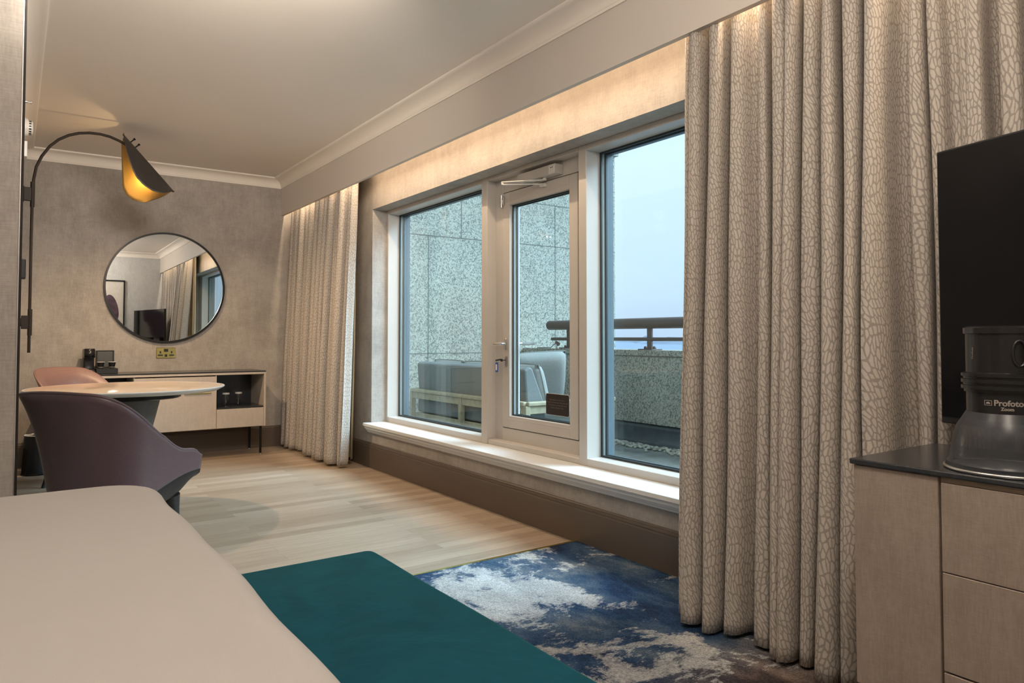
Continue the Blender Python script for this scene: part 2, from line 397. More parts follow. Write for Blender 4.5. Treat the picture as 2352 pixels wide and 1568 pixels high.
# ------------------------------------------------------------------ room numbers (metres; window wall runs along Y)
XW = 2.42; YF = 7.05; ZC = 2.60; YB = -.35; XH = -2.6; XL = .024; YP = 2.87
XO = 2.75                                    # outside face of the window wall
WY0, WY1, WZ0, WZ1 = 1.10, 5.45, .335, 2.10     # window opening

struct(B().box(XH-.1, XW+.3, YB-.1, YF+.1, -.12, 0).build('floor', M['floor']), 'pale oak plank floor of the sitting area')
struct(B().box(XH-.1, XO+.1, YB-.1, YF+.1, ZC, ZC+.1).build('ceiling', M['ceiling']))
struct(B().box(XH-.1, XO, YF, YF+.12, 0, ZC).build('wall_far', M['wall']))
struct(B().box(XH-.1, XO, YB-.12, YB, 0, ZC).build('wall_back', M['wall_pale']))
struct(B().box(XH-.12, XH, YB, YP+.2, 0, ZC).build('wall_headboard', M['wall']))
w = B()
w.box(XW, XO, YB, YF, 0, WZ0); w.box(XW, XO, YB, YF, WZ1, ZC); w.box(XW, XO, YB, WY0, WZ0, WZ1); w.box(XW, XO, WY1, YF, WZ0, WZ1)
struct(w.build('wall_window', M['wall']))
# partition end and the left wall behind it (leans 2 cm over its length)
w = B(); w.extrude_profile([(XH, YP), (XL-.001, YP), (.036, YF), (XH, YF)], 'Z', 0, ZC, lambda p, a: (p[0], p[1], a))
struct(w.build('wall_left', M['wall']))
struct(B().box(XL-.004, XL+.0035, YP-.004, YP+.03, 0, ZC).build('trim_1', M['bronze']), 'dark metal corner strip on the end of the partition wall')
struct(B().box(XL-.0065, XL-.004, YP-.004, YP, 0, ZC).build('trim_2', M['chrome']))
# carpet and brass strip
cb = B(); ny = 40; cb.extrude_profile([(XH, YB), (XW, YB), (XW, 2.845), (XH, 2.845)], 'Z', 0, .008, lambda p, a: (p[0], p[1], a))
tag(cb.build('carpet', M['carpet']), 'navy, grey and white abstract patterned bedroom carpet', 'carpet')
struct(B().box(XL, 2.40, 2.845, 2.862, 0, .010).build('trim_3', M['brass']), 'thin brass strip between wood floor and carpet')

# cornices (cove)
def cove(name, fn, a0, a1):
    prof = [(0, 0), (.008, 0), (.010, .012)]
    for i in range(9):
        t = i/8*PI/2; prof.append((.012+.076*(1-math.cos(t)), .014+.062*math.sin(t)))
    prof += [(.092, .078), (.097, .082), (.097, .09), (0, .09)]
    b_ = B(); b_.extrude_profile(prof, '', a0, a1, fn); return struct(b_.build(name, M['ceiling'], smooth=True, ang=30))
ZK = 2.51
cove('trim_4', lambda p, a: (a, YF-p[0], ZK+p[1]), .03, 2.165)
cove('trim_5', lambda p, a: (2.165-p[0], a, ZK+p[1]), YB, YF)
cove('trim_6', lambda p, a: (.022+.014*(a-YP)/(YF-YP)+p[0], a, ZK+p[1]), YP, YF)
cove('trim_7', lambda p, a: (a, YB+p[0], ZK+p[1]), XH, 2.165)
cove('trim_8', lambda p, a: (a, YP-p[0], ZK+p[1]), XH, XL)
# pelmet bulkhead
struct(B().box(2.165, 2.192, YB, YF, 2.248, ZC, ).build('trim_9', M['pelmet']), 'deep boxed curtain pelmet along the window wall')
# baseboards
def baseboard(name, fn, a0, a1):
    prof = [(0, 0), (.020, 0), (.020, .168), (.017, .171), (.017, .177), (.019, .179), (.016, .187), (.012, .190), (.012, .194), (.008, .199), (0, .199)]
    b_ = B(); b_.extrude_profile(prof, '', a0, a1, fn); return struct(b_.build(name, M['base']))
baseboard('baseboard_window', lambda p, a: (XW-p[0], a, p[1]), YB, YF)
baseboard('baseboard_far', lambda p, a: (a, YF-p[0], p[1]), .04, XW)
baseboard('baseboard_left', lambda p, a: (.022+.014*(a-YP)/(YF-YP)+p[0]*.35, a, p[1]), YP+.06, YF)
baseboard('baseboard_back', lambda p, a: (a, YB+p[0], p[1]), XH, XW)

# ------------------------------------------------------------------ window sill
s = B()
prof = [(2.60, .360), (2.362, .360), (2.356, .357), (2.355, .338), (2.366, .335), (2.366, .329), (2.371, .326), (2.371, .315), (2.380, .311), (2.384, .300), (2.394, .296), (2.396, .286), (2.404, .281), (2.42, .281), (2.42, .335), (2.60, .335)]
s.extrude_profile(prof, '', WY0, 5.475, lambda p, a: (p[0], a, p[1]))
struct(s.build('trim_10', M['sill']), 'long white moulded window sill')

# ------------------------------------------------------------------ windows
def fixed_window(name, y0, y1, mull, label):
    """y0..y1 outer frame, mull: side ('lo'/'hi') on which the thick mullion stands and its width"""
    fx0, fx1 = 2.55, 2.687
    root = B()
    lo = mull[1] if mull[0] == 'lo' else .022; hi = mull[1] if mull[0] == 'hi' else .022
    root.box(fx0, fx1, y0, y0+lo, .360, 2.10, .002, 1); root.box(fx0, fx1, y1-hi, y1, .360, 2.10, .002, 1)
    root.box(fx0, fx1, y0+lo, y1-hi, .360, .400, .002, 1); root.box(fx0, fx1, y0+lo, y1-hi, 2.070, 2.10, .002, 1)
    o = struct(root.build(name, M['upvc']), label)
    a, c = y0+lo, y1-hi
    g = B(); t = .011
    for x in (2.650, 2.6865):
        g.box(x, x+.010, a, a+t, .400, 2.070); g.box(x, x+.010, c-t, c, .400, 2.070)
        g.box(x, x+.010, a+t, c-t, .400, .400+t); g.box(x, x+.010, a+t, c-t, 2.070-t, 2.070)
    g.build('glazing_gasket', M['gasket'], o)
    q = B(); q.box(2.688, 2.75, y0, y0+lo, .345, 2.10); q.box(2.688, 2.75, y1-hi, y1, .345, 2.10); q.box(2.688, 2.75, y0+lo, y1-hi, .345, .40); q.box(2.688, 2.75, y0+lo, y1-hi, 2.07, 2.10)
    q.build('outer_frame', M['outer'], o)['label'] = 'grey outside part of the frame'
    B().box(2.662, 2.686, a+.002, c-.002, .402, 2.068).build('window_pane', M['glass'], o)
    return o
fixed_window('window_1', 3.925, 5.45, ('lo', .069), 'fixed white framed window left of the terrace door')
fixed_window('window_2', 1.35, 3.004, ('hi', .064), 'fixed white framed window between terrace door and wide curtain')
struct(B().box(2.55, 2.735, WY0, 1.35, .36, 2.10).build('trim_11', M['upvc']))

# terrace door
d = B(); fx0, fx1 = 2.62, 2.735
d.box(fx0, fx1, 3.845, 3.925, .360, 2.10, .002, 1); d.box(fx0, fx1, 3.004, 3.086, .360, 2.10, .002, 1)
d.box(fx0, fx1, 3.086, 3.845, 1.990, 2.10, .002, 1); d.box(fx0, fx1, 3.086, 3.845, .360, .470, .002, 1)
d.box(2.55, 2.62, 3.004, 3.925, 2.078, 2.10, .002, 1)
door = struct(d.build('door_1', M['upvc']), 'white framed glazed terrace door between two fixed windows')
th = B(); th.box(2.556, 2.622, 3.006, 3.923, .360, .392, .004, 2); th.build('threshold', M['upvc'], door)
g = B()
for (a, c, e, f) in ((3.086, 3.0895, .47, 1.99), (3.8415, 3.845, .47, 1.99), (3.0895, 3.8415, .47, .4735), (3.0895, 3.8415, 1.9865, 1.99)): g.box(2.632, 2.70, a, c, e, f)
g.build('door_seal', M['gasket'], door)
lf = B(); ly0, ly1, lz0, lz1 = 3.0905, 3.8405, .4745, 1.9855; gy0, gy1, gz0, gz1 = 3.165, 3.766, .552, 1.902
lf.box(2.617, 2.70, ly0, gy0, lz0, lz1, .003, 2); lf.box(2.617, 2.70, gy1, ly1, lz0, lz1, .003, 2)
lf.box(2.617, 2.70, gy0, gy1, lz0, gz0, .003, 2); lf.box(2.617, 2.70, gy0, gy1, gz1, lz1, .003, 2)
leaf = lf.build('door_leaf', M['upvc'], door)
g = B()
for x in (2.640, 2.672):
    t = .009; g.box(x, x+.008, gy0, gy0+t, gz0, gz1); g.box(x, x+.008, gy1-t, gy1, gz0, gz1); g.box(x, x+.008, gy0, gy1, gz0, gz0+t); g.box(x, x+.008, gy0, gy1, gz1-t, gz1)
g.build('door_gasket', M['gasket'], leaf)
B().box(2.650, 2.670, gy0+.001, gy1-.001, gz0+.001, gz1-.001).build('door_pane', M['glass'], leaf)
# beading line scored round the glass
g = B()
for (a, c, e, f) in ((gy0-.018, gy1+.018, gz0-.020, gz0-.0188), (gy0-.018, gy1+.018, gz1+.0188, gz1+.020)): g.box(2.6158, 2.618, a, c, e, f)
g.build('glazing_bead', M['clips'], leaf)
# handles
h = B(); h.box(2.608, 2.617, 3.788, 3.812, .972, 1.045, .003, 2)
h.tube([(2.61, 3.80, 1.010), (2.575, 3.80, 1.010)], .008); h.tube([(2.575, 3.797, 1.010), (2.573, 3.82, 1.010), (2.574, 3.88, 1.008)], [.009, .009, .0075])
h.build('inside_door_handle', M['chrome'], leaf, True)['label'] = 'steel lever handle on the room side'
h = B(); h.box(2.700, 2.709, 3.788, 3.812, .972, 1.045, .003, 2)
h.tube([(2.705, 3.80, 1.010), (2.745, 3.80, 1.010)], .009); h.tube([(2.745, 3.803, 1.010), (2.747, 3.77, 1.010), (2.746, 3.665, 1.012)], [.010, .011, .009])
h.build('outside_door_handle', M['chrome'], leaf, True)
k = B(); k.box(2.609, 2.617, 3.786, 3.808, .865, .935, .006, 2); k.tube([(2.608, 3.797, .905), (2.612, 3.797, .905)], .009)
k.build('lock_plate', M['chrome'], leaf)
hg = B(); hg.tube([(2.607, 3.843, 1.895), (2.607, 3.843, 1.975)], .0075)
hg.box(2.611, 2.619, 3.848, 3.868, 1.90, 1.965, .004, 2); hg.box(2.609, 2.617, 3.818, 3.838, 1.905, 1.965, .004, 2)
for z in (1.915, 1.95): hg.tube([(2.606, 3.858, z), (2.612, 3.858, z)], .004); hg.tube([(2.604, 3.828, z), (2.610, 3.828, z)], .004)
hg.build('hinge', M['chrome'], door, True)
# overhead closer
cl = B(); cl.box(2.560, 2.620, 3.225, 3.60, 2.000, 2.058, .004, 2)
clo = cl.build('door_closer', M['upvc'], door)
e = B(); e.box(2.5585, 2.562, 3.228, 3.285, 2.002, 2.056, .002, 1); e.build('closer_cap', M['clips'], clo)
e = B(); e.tube([(2.556, 3.247, 2.037), (2.56, 3.247, 2.037)], .003); e.tube([(2.556, 3.262, 2.037), (2.56, 3.262, 2.037)], .003); e.build('closer_screw', M['gasket'], clo)
e = B(); e.tube([(2.59, 3.36, 2.003), (2.59, 3.36, 1.985)], .012)
arm1 = [(2.585, 3.36, 1.986), (2.42, 3.555, 1.986)]; arm2 = [(2.42, 3.555, 1.978), (2.605, 3.40, 1.965)]
for pth, wd in ((arm1, .011), (arm2, .009)):
    a, c = Vector(pth[0]), Vector(pth[1]); dd = (c-a); ang = math.atan2(dd.y, dd.x); ln = dd.length; mid = (a+c)/2
    e.box(mid.x-ln/2, mid.x+ln/2, mid.y-wd, mid.y+wd, mid.z-.003, mid.z+.003, .002, 1, Matrix.Rotation(ang, 3, 'Z'))
e.tube([(2.42, 3.555, 1.990), (2.42, 3.555, 1.972)], .008); e.box(2.596, 2.617, 3.375, 3.42, 1.955, 1.972, .002, 1)
e.build('closer_arm', M['clips'], clo)

# notice on the door glass
st = B()
def rrect(bm, y0, y1, z0, z1, r, x):
    pts = []
    for (cy, cz, a0) in ((y1-r, z1-r, 0), (y0+r, z1-r, 90), (y0+r, z0+r, 180), (y1-r, z0+r, 270)):
        for i in range(6): a = R(a0+i*18); pts.append((cy+r*math.cos(a), cz+r*math.sin(a)))
    return pts
pts = rrect(st, 3.209, 3.424, .592, .715, .010, 0)
st.extrude_profile(pts, '', 2.6478, 2.6494, lambda p, a: (a, p[0], p[1]))
nm, nt, b, o = new_mat('dark_brown_sticker'); mp = mapping(nt, (1, 1, 1)); n = noise(nt, mp.outputs[0], 6, 2)
rr = ramp(nt, n.outputs['Fac'], [(.3, (.016, .011, .010)), (.7, (.022, .014, .011))]); L(nt, rr.outputs[0], b.inputs['Base Color']); b.inputs['Roughness'].default_value = .4
sign = st.build('safety_notice', nm)
tag(rebase(sign, (2.6486, 3.3165, .592)), 'small dark brown notice about child safety stuck low on terrace door glass', 'sign')
Mt = Matrix(((0, 0, -1, -.0012), (-1, 0, 0, 0), (0, 1, 0, .066), (0, 0, 0, 1)))
tmat = plain('notice_lettering', (.14, .115, .105), .6)
text_mesh('notice_lettering', 'Please take care with children.\nPlease do not leave any child unattended\non the balcony and keep the access\nsecure at all other times.', .0122, tmat, sign, Mt, ext=.0002)
# sticker edge (pale line)
pts2 = rrect(st, 3.2065, 3.4265, .5895, .7175, .011, 0)
e = B(); e.extrude_profile([(p[0]-3.3165, p[1]-.592) for p in pts2], '', .0008, .0011, lambda p, a: (a, p[0], p[1])); e.build('notice_backing', M['clips'], sign)

# key with blue tag
kt = thing('door_key', 'key with blue plastic tag hanging from terrace door lock', 'key', (2.604, 3.797, .905))
e = B(); e.tube([(.002, 0, 0), (-.022, 0, 0)], .0035); e.box(-.030, -.022, -.011, .011, -.009, .009, .003, 2); e.box(-.036, -.020, .004, .060, -.004, .006, .002, 1, Matrix.Rotation(R(-8), 3, 'X')); e.build('key_blade', M['blackplastic'], kt)
e = B(); ringp = [(-.030, .046+.008*math.cos(a*PI/8), -.010+.010*math.sin(a*PI/8)) for a in range(17)]; e.tube(ringp, .0012, 6, False); e.build('key_ring', M['chrome'], kt)
e = B(); e.box(-.033, -.028, .036, .062, -.078, -.014, .004, 2); tg = e.build('key_tag', M['bluetag'], kt)
e = B(); e.box(-.0345, -.0325, .041, .057, -.066, -.028, .001, 1); e.build('tag_paper', M['paper'], tg)

# ------------------------------------------------------------------ terrace
GZ = .10; YG = 6.425; XP = 4.66
struct(B().box(XO-.02, 5.05, -3, YG+.05, GZ-.15, GZ).build('ground', M['terrace']), 'weathered concrete terrace deck')
def stone_wall(name, x0, x1, y0, y1, z0, z1, hj, vj, face, label):
    o = struct(B().box(x0, x1, y0, y1, z0, z1).build(name, M['granite']), label); j = B(); t = .004
    if face == 'y':
        for z in hj: j.box(x0, x1, y0-.002, y0+.001, z-t, z+t)
        for (x, a, c) in vj: j.box(x-t, x+t, y0-.002, y0+.001, a, c)
        for z in hj: j.box(x1-.001, x1+.002, y0, y1, z-t, z+t)
    else:
        for z in hj: j.box(x0-.002, x0+.001, y0, y1, z-t, z+t)
        for (y, a, c) in vj: j.box(x0-.002, x0+.001, y-t, y+t, a, c)
    j.build('stone_joint', M['joint'], o); return o
stone_wall('wall_terrace', XO-.3, 6.033, YG, YG+.9, -1, 3.27, (.89, 2.088, 2.56, 2.828), ((3.465, GZ, 2.088), (5.103, .89, 2.088), (3.852, 2.088, 2.56), (5.103, 2.088, 2.56), (3.3, 2.56, 3.27), (4.6, 2.56, 3.27)), 'y', 'tall speckled granite end wall of the terrace')
struct(B().box(XO-.3, 6.075, YG-.03, YG+.93, 3.27, 3.335).build('trim_12', M['granite']))
pw = stone_wall('wall_parapet', XP, XP+.32, -3, YG, .285, .880, (), ((1.9, .285, .88), (3.1, .285, .88), (5.75, .285, .88)), 'x', 'low granite parapet along the terrace edge')
struct(B().box(XP-.012, XP+.36, -3, YG, .886, .937, .003, 1).build('trim_13', M['granite']), 'granite coping on the parapet')
struct(B().box(XP-.004, XP+.3, -3, YG, .878, .887).build('trim_14', M['joint']))
fl = B(); rows = []
for i in range(60):
    y = -3+(YG+3)*i/59; wv = .02*math.sin(y*7)+.015*math.sin(y*17+1)
    rows.append([(XP+.02, y, .29), (XP+.012+wv*.1, y, .24), (XP+.004+wv*.2, y, .17), (XP-.03+wv, y, .118), (XP-.10+wv, y, .104)])
fl.grid(rows); struct(fl.build('trim_15', M['flashing'], smooth=True, solid=.004), 'dark roofing membrane upstand below the parapet')
gr = B()
for i in range(1500):
    x = XP-.10-abs(random.gauss(0, .075)); y = random.uniform(.6, YG-.05); r = random.uniform(.009, .021)
    mt = Matrix.Translation((x, y, GZ+r*.4+random.random()*.008)) @ Matrix.Rotation(random.random()*3, 4, 'Z') @ Matrix.Diagonal((r*1.2, r, r*.7, 1))
    bmesh.ops.create_icosphere(gr.bm, subdivisions=1, radius=1, matrix=mt)
go = gr.build('gravel', M['pebble'], smooth=True, ang=0); go['kind'] = 'stuff'; go['label'] = 'strip of small pale pebbles along the parapet foot'; go['category'] = 'gravel'
# railing
rl = thing('terrace_railing', 'brown metal double rail railing standing on the granite parapet', 'railing', (XP+.16, 3, .937))
def rp(x, y, z): return (x-XP-.16, y-3, z-.937)
XR = XP+.10
B().tube([rp(XR, -3, 1.18), rp(XR, 6.09, 1.18)], .050, 24).build('top_rail', M['rail'], rl, True)
B().tube([rp(XR, -3, 1.035), rp(XR, 6.05, 1.035)], .017, 16).build('lower_rail', M['rail'], rl, True)
for y in (5.765, 4.615, 3.46, 2.3, 1.15, 0):
    p = B(); p.box(*[v for v in (XR-.012-XP-.16, XR+.012-XP-.16)], y-.028-3, y+.028-3, .008, .22, .003, 1); po = p.build('rail_post', M['rail'], rl)
    p = B(); p.box(XR-.07-XP-.16, XR+.07-XP-.16, y-.085-3, y+.085-3, 0, .010, .002, 1)
    for sg in (-1, 1): p.lathe([(.016, .010), (.017, .02), (.012, .032), (0, .036)], (XR-XP-.16, y-3+sg*.055, 0), 12)
    p.build('post_base', M['rail'], po)
# small cable fitting on coping
cf = thing('cable_fitting', 'small dark lamp fitting with thin cable on parapet coping near granite wall', 'fitting', (XP+.07, 5.93, .937))
e = B(); e.lathe([(.0, 0), (.012, .0), (.012, .004), (.004, .006), (.004, .05), (0, .05)], (0, 0, 0), 12); e.tube([(0, .012, .065), (0, -.03, .04)], [.014, .02], 12); e.tube([(0, 0, .045), (0, .012, .065)], .008); e.build('fitting_head', M['rail'], cf, True)
e = B(); e.tube([(0, .01, .06), (-.01, .05, .03), (-.01, .09, .006), (-.01, .22, .004), (-.01, .33, .004)], .004, 8); e.build('cable', M['flashing'], cf, True)

# outdoor sofa (its back faces the window)
sf = thing('outdoor_sofa', 'grey cushioned terrace sofa with pale wooden frame, back to the window', 'sofa', (3.6, 5.3, GZ))
def sp(x, y): return (x-3.6, y-5.3)
sx0, sx1, sy0, sy1 = 3.20-3.6, 4.09-3.6, 4.38-5.3, 6.24-5.3
f = B()
f.box(sx0-.03, sx0+.03, sy0, sy1, .432, .462, .006, 2); f.box(sx0-.012, sx0+.012, sy0+.02, sy1-.02, .37, .432, .003, 1)
f.box(sx0, sx1, sy0-.03, sy0+.03, .432, .462, .006, 2); f.box(sx0, sx1, sy0-.012, sy0+.012, .37, .432, .003, 1)
f.box(sx0, sx1, sy1-.03, sy1+.03, .432, .462, .006, 2); f.box(sx0+.02, sx1-.02, sy0, sy1, .18, .23, .004, 1)
f.build('frame', M['teak'], sf)
for (x, y) in ((sx0, sy0), (sx1-.03, sy0), (sx0, sy1), (sx1-.03, sy1), (sx0, (sy0+sy1)/2+.02)):
    B().box(x-.022, x+.022, y-.022, y+.022, 0, .432, .004, 2).build('leg', M['teak'], sf)
def cushion(name, w, dp, ht, loc, rot, mat, parent, piping=True):
    c = B(); n = 14; rows = []
    for side in (1, -1):
        rows = []
        for i in range(n+1):
            row = []
            for j in range(n+1):
                u, v = 2*i/n-1, 2*j/n-1
                ed = (1-abs(u)**5)*(1-abs(v)**5)
                row.append((u*w/2*(1-.04*abs(v)**3), v*ht/2*(1-.03*abs(u)**3), side*dp/2*ed**.45))
            rows.append(row)
        c.grid(rows)
    bmesh.ops.remove_doubles(c.bm, verts=c.bm.verts, dist=.0005)
    o = c.build(name, mat, parent, True, ang=0); o.rotation_euler = rot; o.location = loc
    if piping:
        p = B(); pts = []
        for k in range(41):
            t = k/40*4; sd = int(t) % 4; q = (t-int(t))*2-1
            u, v = ((q, -1), (1, q), (-q, 1), (-1, -q))[sd]
            pts.append((u*w/2*(1-.04*abs(v)**3)*.995, v*ht/2*(1-.03*abs(u)**3)*.995, 0))
        p.tube(pts, .0045, 6, False); p.build('piping', mat, o, True)
    return o
bk = B(); bk.extrude_profile([(sx0-.01, .24), (sx0+.02, .24), (sx0+.20, .24), (sx0+.17, .45), (sx0+.06, .712), (sx0+.03, .725), (sx0-.02, .70), (sx0+.0, .46)], '', sy0+.06, sy1-.03, lambda p, a: (p[0]+.045, a, p[1]))
bko = bk.build('back_shell', M['sofaback'], sf, bevel=.015)
for i in range(3):
    cushion('back_cushion', .57, .16, .46, (sx0+.235, sy0+.36+i*.56, .52), (R(90), R(0), R(90)), M['cushion'], sf).rotation_euler = (R(76), 0, R(90))
    B().box(sx0+.06, sx1-.02, sy0+.07+i*.565, sy0+.625+i*.565, .235, .36, .03, 3).build('seat_cushion', M['cushion'], sf, True)
B().box(sx0-.013-.001, sx0-.012, sy0+.06, sy0+.115, .395, .412).build('maker_plate', M['clips'], sf)
# loose cushion leaning on the sofa's end
lc = cushion('scatter_cushion', .50, .17, .46, (3.74, 4.95, GZ+.36+.25), (R(72), R(3), R(160)), M['cushion'], None)
tag(lc, 'plump grey cushion standing on the seat of the terrace sofa', 'cushion')

# far landscape
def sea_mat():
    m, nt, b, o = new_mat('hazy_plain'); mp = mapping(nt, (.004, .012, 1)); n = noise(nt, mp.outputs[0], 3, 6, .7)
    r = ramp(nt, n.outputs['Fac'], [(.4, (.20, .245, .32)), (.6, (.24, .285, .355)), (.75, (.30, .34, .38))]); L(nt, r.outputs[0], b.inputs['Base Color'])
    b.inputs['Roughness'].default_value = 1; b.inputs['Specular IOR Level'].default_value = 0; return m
pl = B(); pl.grid([[(x, y, -26) for y in (-1500, 0, 1500, 3500)] for x in (8, 600, 1500, 3500)])
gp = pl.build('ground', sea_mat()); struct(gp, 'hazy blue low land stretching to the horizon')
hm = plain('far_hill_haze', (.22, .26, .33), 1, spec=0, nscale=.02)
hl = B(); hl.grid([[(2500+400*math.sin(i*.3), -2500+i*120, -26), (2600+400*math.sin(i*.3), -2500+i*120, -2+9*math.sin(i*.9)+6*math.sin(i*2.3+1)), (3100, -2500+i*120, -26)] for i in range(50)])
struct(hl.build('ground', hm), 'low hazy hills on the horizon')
# neighbouring buildings seen through the mirror
bd = plain('far_green_facade', (.20, .36, .30), .6, nscale=.5)
nb = thing('office_building', 'pale green office block seen beyond the terrace in the mirror', 'building', (30, -34, -26))
B().box(-8, 8, -8, 8, 0, 24).build('facade', bd, nb)
for i in range(4):
    for j in range(5):
        B().box(-6.9+i*3.6, -5.0+i*3.6, 8.0, 8.05, 1.5+j*4.4, 4.2+j*4.4).build('window', M['clips'], nb)
struct(B().box(-60, 80, -60, 8, -27, -26.01).build('ground', bd))

# ------------------------------------------------------------------ curtains
def smooth(a, b_, x): x = max(0, min(1, (x-a)/(b_-a))); return x*x*(3-2*x)
def curtain(name, mat, y0, y1, x_top, x_bot, nf, amp_t, amp_b, ztop, zbot, seed, parent=None, yb0=None, yb1=None, nz=46, per=14, hem=True, lean=0):
    rnd = random.Random(seed)
    n = nf*per; wd = [rnd.choice((rnd.uniform(.45, .8), rnd.uniform(.8, 1.3), rnd.uniform(1.2, 1.9))) for _ in range(nf)]; tot = sum(wd)
    am = [rnd.uniform(.4, 1.45)*(.75+.25*wd[i_]) for i_ in range(nf)]; ph = [rnd.uniform(-.5, .5) for _ in range(nf)]; dr = [rnd.uniform(-1, 1) for _ in range(nf)]
    rows = []; uvs = []
    yb0 = y0 if yb0 is None else yb0; yb1 = y1 if yb1 is None else yb1
    for k in range(nz+1):
        t = k/nz; z = ztop+(zbot-ztop)*t
        tt = t**.8; A = amp_t+(amp_b-amp_t)*tt
        row = []; acc = 0; ulen = 0; uv = []; prev = None
        for f in range(nf):
            for q in range(per+(1 if f == nf-1 else 0)):
                s_ = q/per; frac = (acc+wd[f]*s_)/tot
                nx = (f+1) % nf; a_ = am[f]*(1-s_)+am[min(f+1, nf-1)]*s_
                p = s_*2*PI
                # rounded front folds with tight, pinched valleys
                w1 = math.cos(p); w = (abs(w1)**.75)*(1 if w1 > 0 else -1)
                off = -A*a_*w
                ysw = .30*math.sin(2*p)*A*.55*a_ + .024*dr[f]*math.sin(PI*s_)*math.sin(t*3+ph[f]*4)
                yy0 = y0+(yb0-y0)*t; yy1 = y1+(yb1-y1)*t
                y = yy0+(yy1-yy0)*frac + ysw*(1 if y1 > y0 else -1) + .004*math.sin(t*9+f*1.7)
                xt_ = x_bot if not callable(x_bot) else x_bot(y)
                xb = x_top+(xt_-x_top)*t**1.1
                if callable(x_bot) and y < 1.06: off = max(-.058, off)
                x = xb+off+.006*math.sin(t*7+f*2.1+ph[f])*t
                zz = z
                if k == nz: zz = z+.006+.008*(1+math.sin(f*2.3+s_*5))*.5
                co = (x, y, zz); row.append(co)
                ulen_step = 0 if prev is None else math.hypot(x-prev[0], y-prev[1])
                prev = co; ulen += ulen_step; uv.append(ulen)
            acc += wd[f]
        # cloth keeps its length: u is shared by all rows
        rows.append(row); uvs.append(uv)
    base = [sum(u[j] for u in uvs)/len(uvs) for j in range(len(uvs[0]))]
    uvm = [[(base[j], ztop-(ztop-zbot)*(k/nz)) for j in range(len(base))] for k in range(nz+1)]
    c = B(); c.grid(rows, uvm)
    o = c.build(name, mat, parent, True, solid=.0025, ang=0); return o
rc = thing('window_curtain', 'wide full-length leaf patterned beige curtain right of the windows, behind television', 'curtain', (2.2, 1.0, 0))
o = curtain('curtain_fabric', M['curtain'], 1.955, -.32, 2.268, lambda y: 2.105+.14*smooth(1.22, 1.02, y), 30, .047, .074, 2.585, .012, 11, yb0=1.86, yb1=-.30)
o.parent = rc; o.matrix_parent_inverse = Matrix.Translation((-2.2, -1.0, 0))
o = curtain('curtain_lining', M['liner'], 1.93, -.30, 2.352, 2.352, 22, .012, .018, 2.585, .03, 5, nz=8)
o.parent = rc; o.matrix_parent_inverse = Matrix.Translation((-2.2, -1.0, 0))
lc_ = thing('window_curtain', 'narrow gathered leaf patterned curtain in far corner beside the console', 'curtain', (2.25, 6.2, 0))
o = curtain('curtain_fabric', M['curtain'], 6.84, 5.41, 2.262, 2.215, 17, .038, .060, 2.585, .012, 23, yb0=6.93, yb1=5.50)
o.parent = lc_; o.matrix_parent_inverse = Matrix.Translation((-2.25, -6.2, 0))
o = curtain('curtain_lining', M['liner'], 6.9, 5.60, 2.350, 2.350, 12, .010, .014, 2.585, .035, 3, nz=8, yb1=5.64)
o.parent = lc_; o.matrix_parent_inverse = Matrix.Translation((-2.25, -6.2, 0))
tr = B(); tr.box(2.255, 2.275, YB+.02, YF-.02, 2.586, 2.599); struct(tr.build('trim_16', M['clips']))

# ------------------------------------------------------------------ bed
bed = thing('bed', 'large bed made up in smooth white linen, nearest the camera', 'bed', (-.7, 1.5, 0))
def slab(name, outline, z0, z1, r, mat, parent, off=(0, 0), sag=0, seg=6, noise_amp=0):
    """rounded-edge slab from a plan outline (ccw); edge radius r at top and bottom"""
    cx = sum(p[0] for p in outline)/len(outline); cy = sum(p[1] for p in outline)/len(outline)
    n = len(outline)
    nrm = []
    for i in range(n):
        a = Vector(outline[i-1]); c = Vector(outline[(i+1) % n]); d_ = (c-a).normalized(); nrm.append((d_.y, -d_.x))
    b_ = B(); rings = []
    def ring(inset, z): return [b_.bm.verts.new((outline[i][0]-nrm[i][0]*inset-off[0], outline[i][1]-nrm[i][1]*inset-off[1], z)) for i in range(n)]
    rings.append(ring(r*.3, z0))
    for k in range(seg+1):
        a = k/seg*PI/2; rings.append(ring(r*(1-math.cos(a)), z1-r+r*math.sin(a)))
    for i in range(len(rings)-1):
        for k in range(n): b_.bm.faces.new((rings[i][k], rings[i][(k+1) % n], rings[i+1][(k+1) % n], rings[i+1][k]))
    b_.bm.faces.new(rings[0][::-1]); b_.bm.faces.new(rings[-1])
    return b_.build(name, mat, parent, True, ang=50)
def round_rect(x0, x1, y0, y1, r, seg=10):
    pts = []
    for (cx, cy, a0) in ((x1-r, y1-r, 0), (x0+r, y1-r, 90), (x0+r, y0+r, 180), (x1-r, y0+r, 270)):
        for i in range(seg+1): a = R(a0+i*90/seg); pts.append((cx+r*math.cos(a), cy+r*math.sin(a)))
    return pts
def wavy(pts, amp, seed=0):
    out = []
    # resample straight stretches
    n = len(pts)
    for i in range(n):
        a, c = Vector(pts[i]), Vector(pts[(i+1) % n]); L_ = (c-a).length; m_ = max(1, int(L_/.06))
        for k in range(m_): out.append(tuple(a.lerp(c, k/m_)))
    return [(x+amp*math.sin(y*5+seed)*.6+amp*.5*math.sin(y*13+1+seed), y+amp*math.sin(x*6+seed)) for x, y in out]
slab('bed_base', round_rect(-1.62, .30, .56, 2.42, .05), .04, .32, .02, plain('bed_base_fabric', (.12, .11, .10), .8), bed, (-.7, 1.5))
slab('mattress', round_rect(-1.64, .33, .53, 2.45, .12), .30, .54, .05, M['sheet'], bed, (-.7, 1.5))
slab('duvet', wavy(round_rect(-1.05, .392, .44, 2.545, .17), .006), .34, .600, .055, M['sheet'], bed, (-.7, 1.5), seg=8)
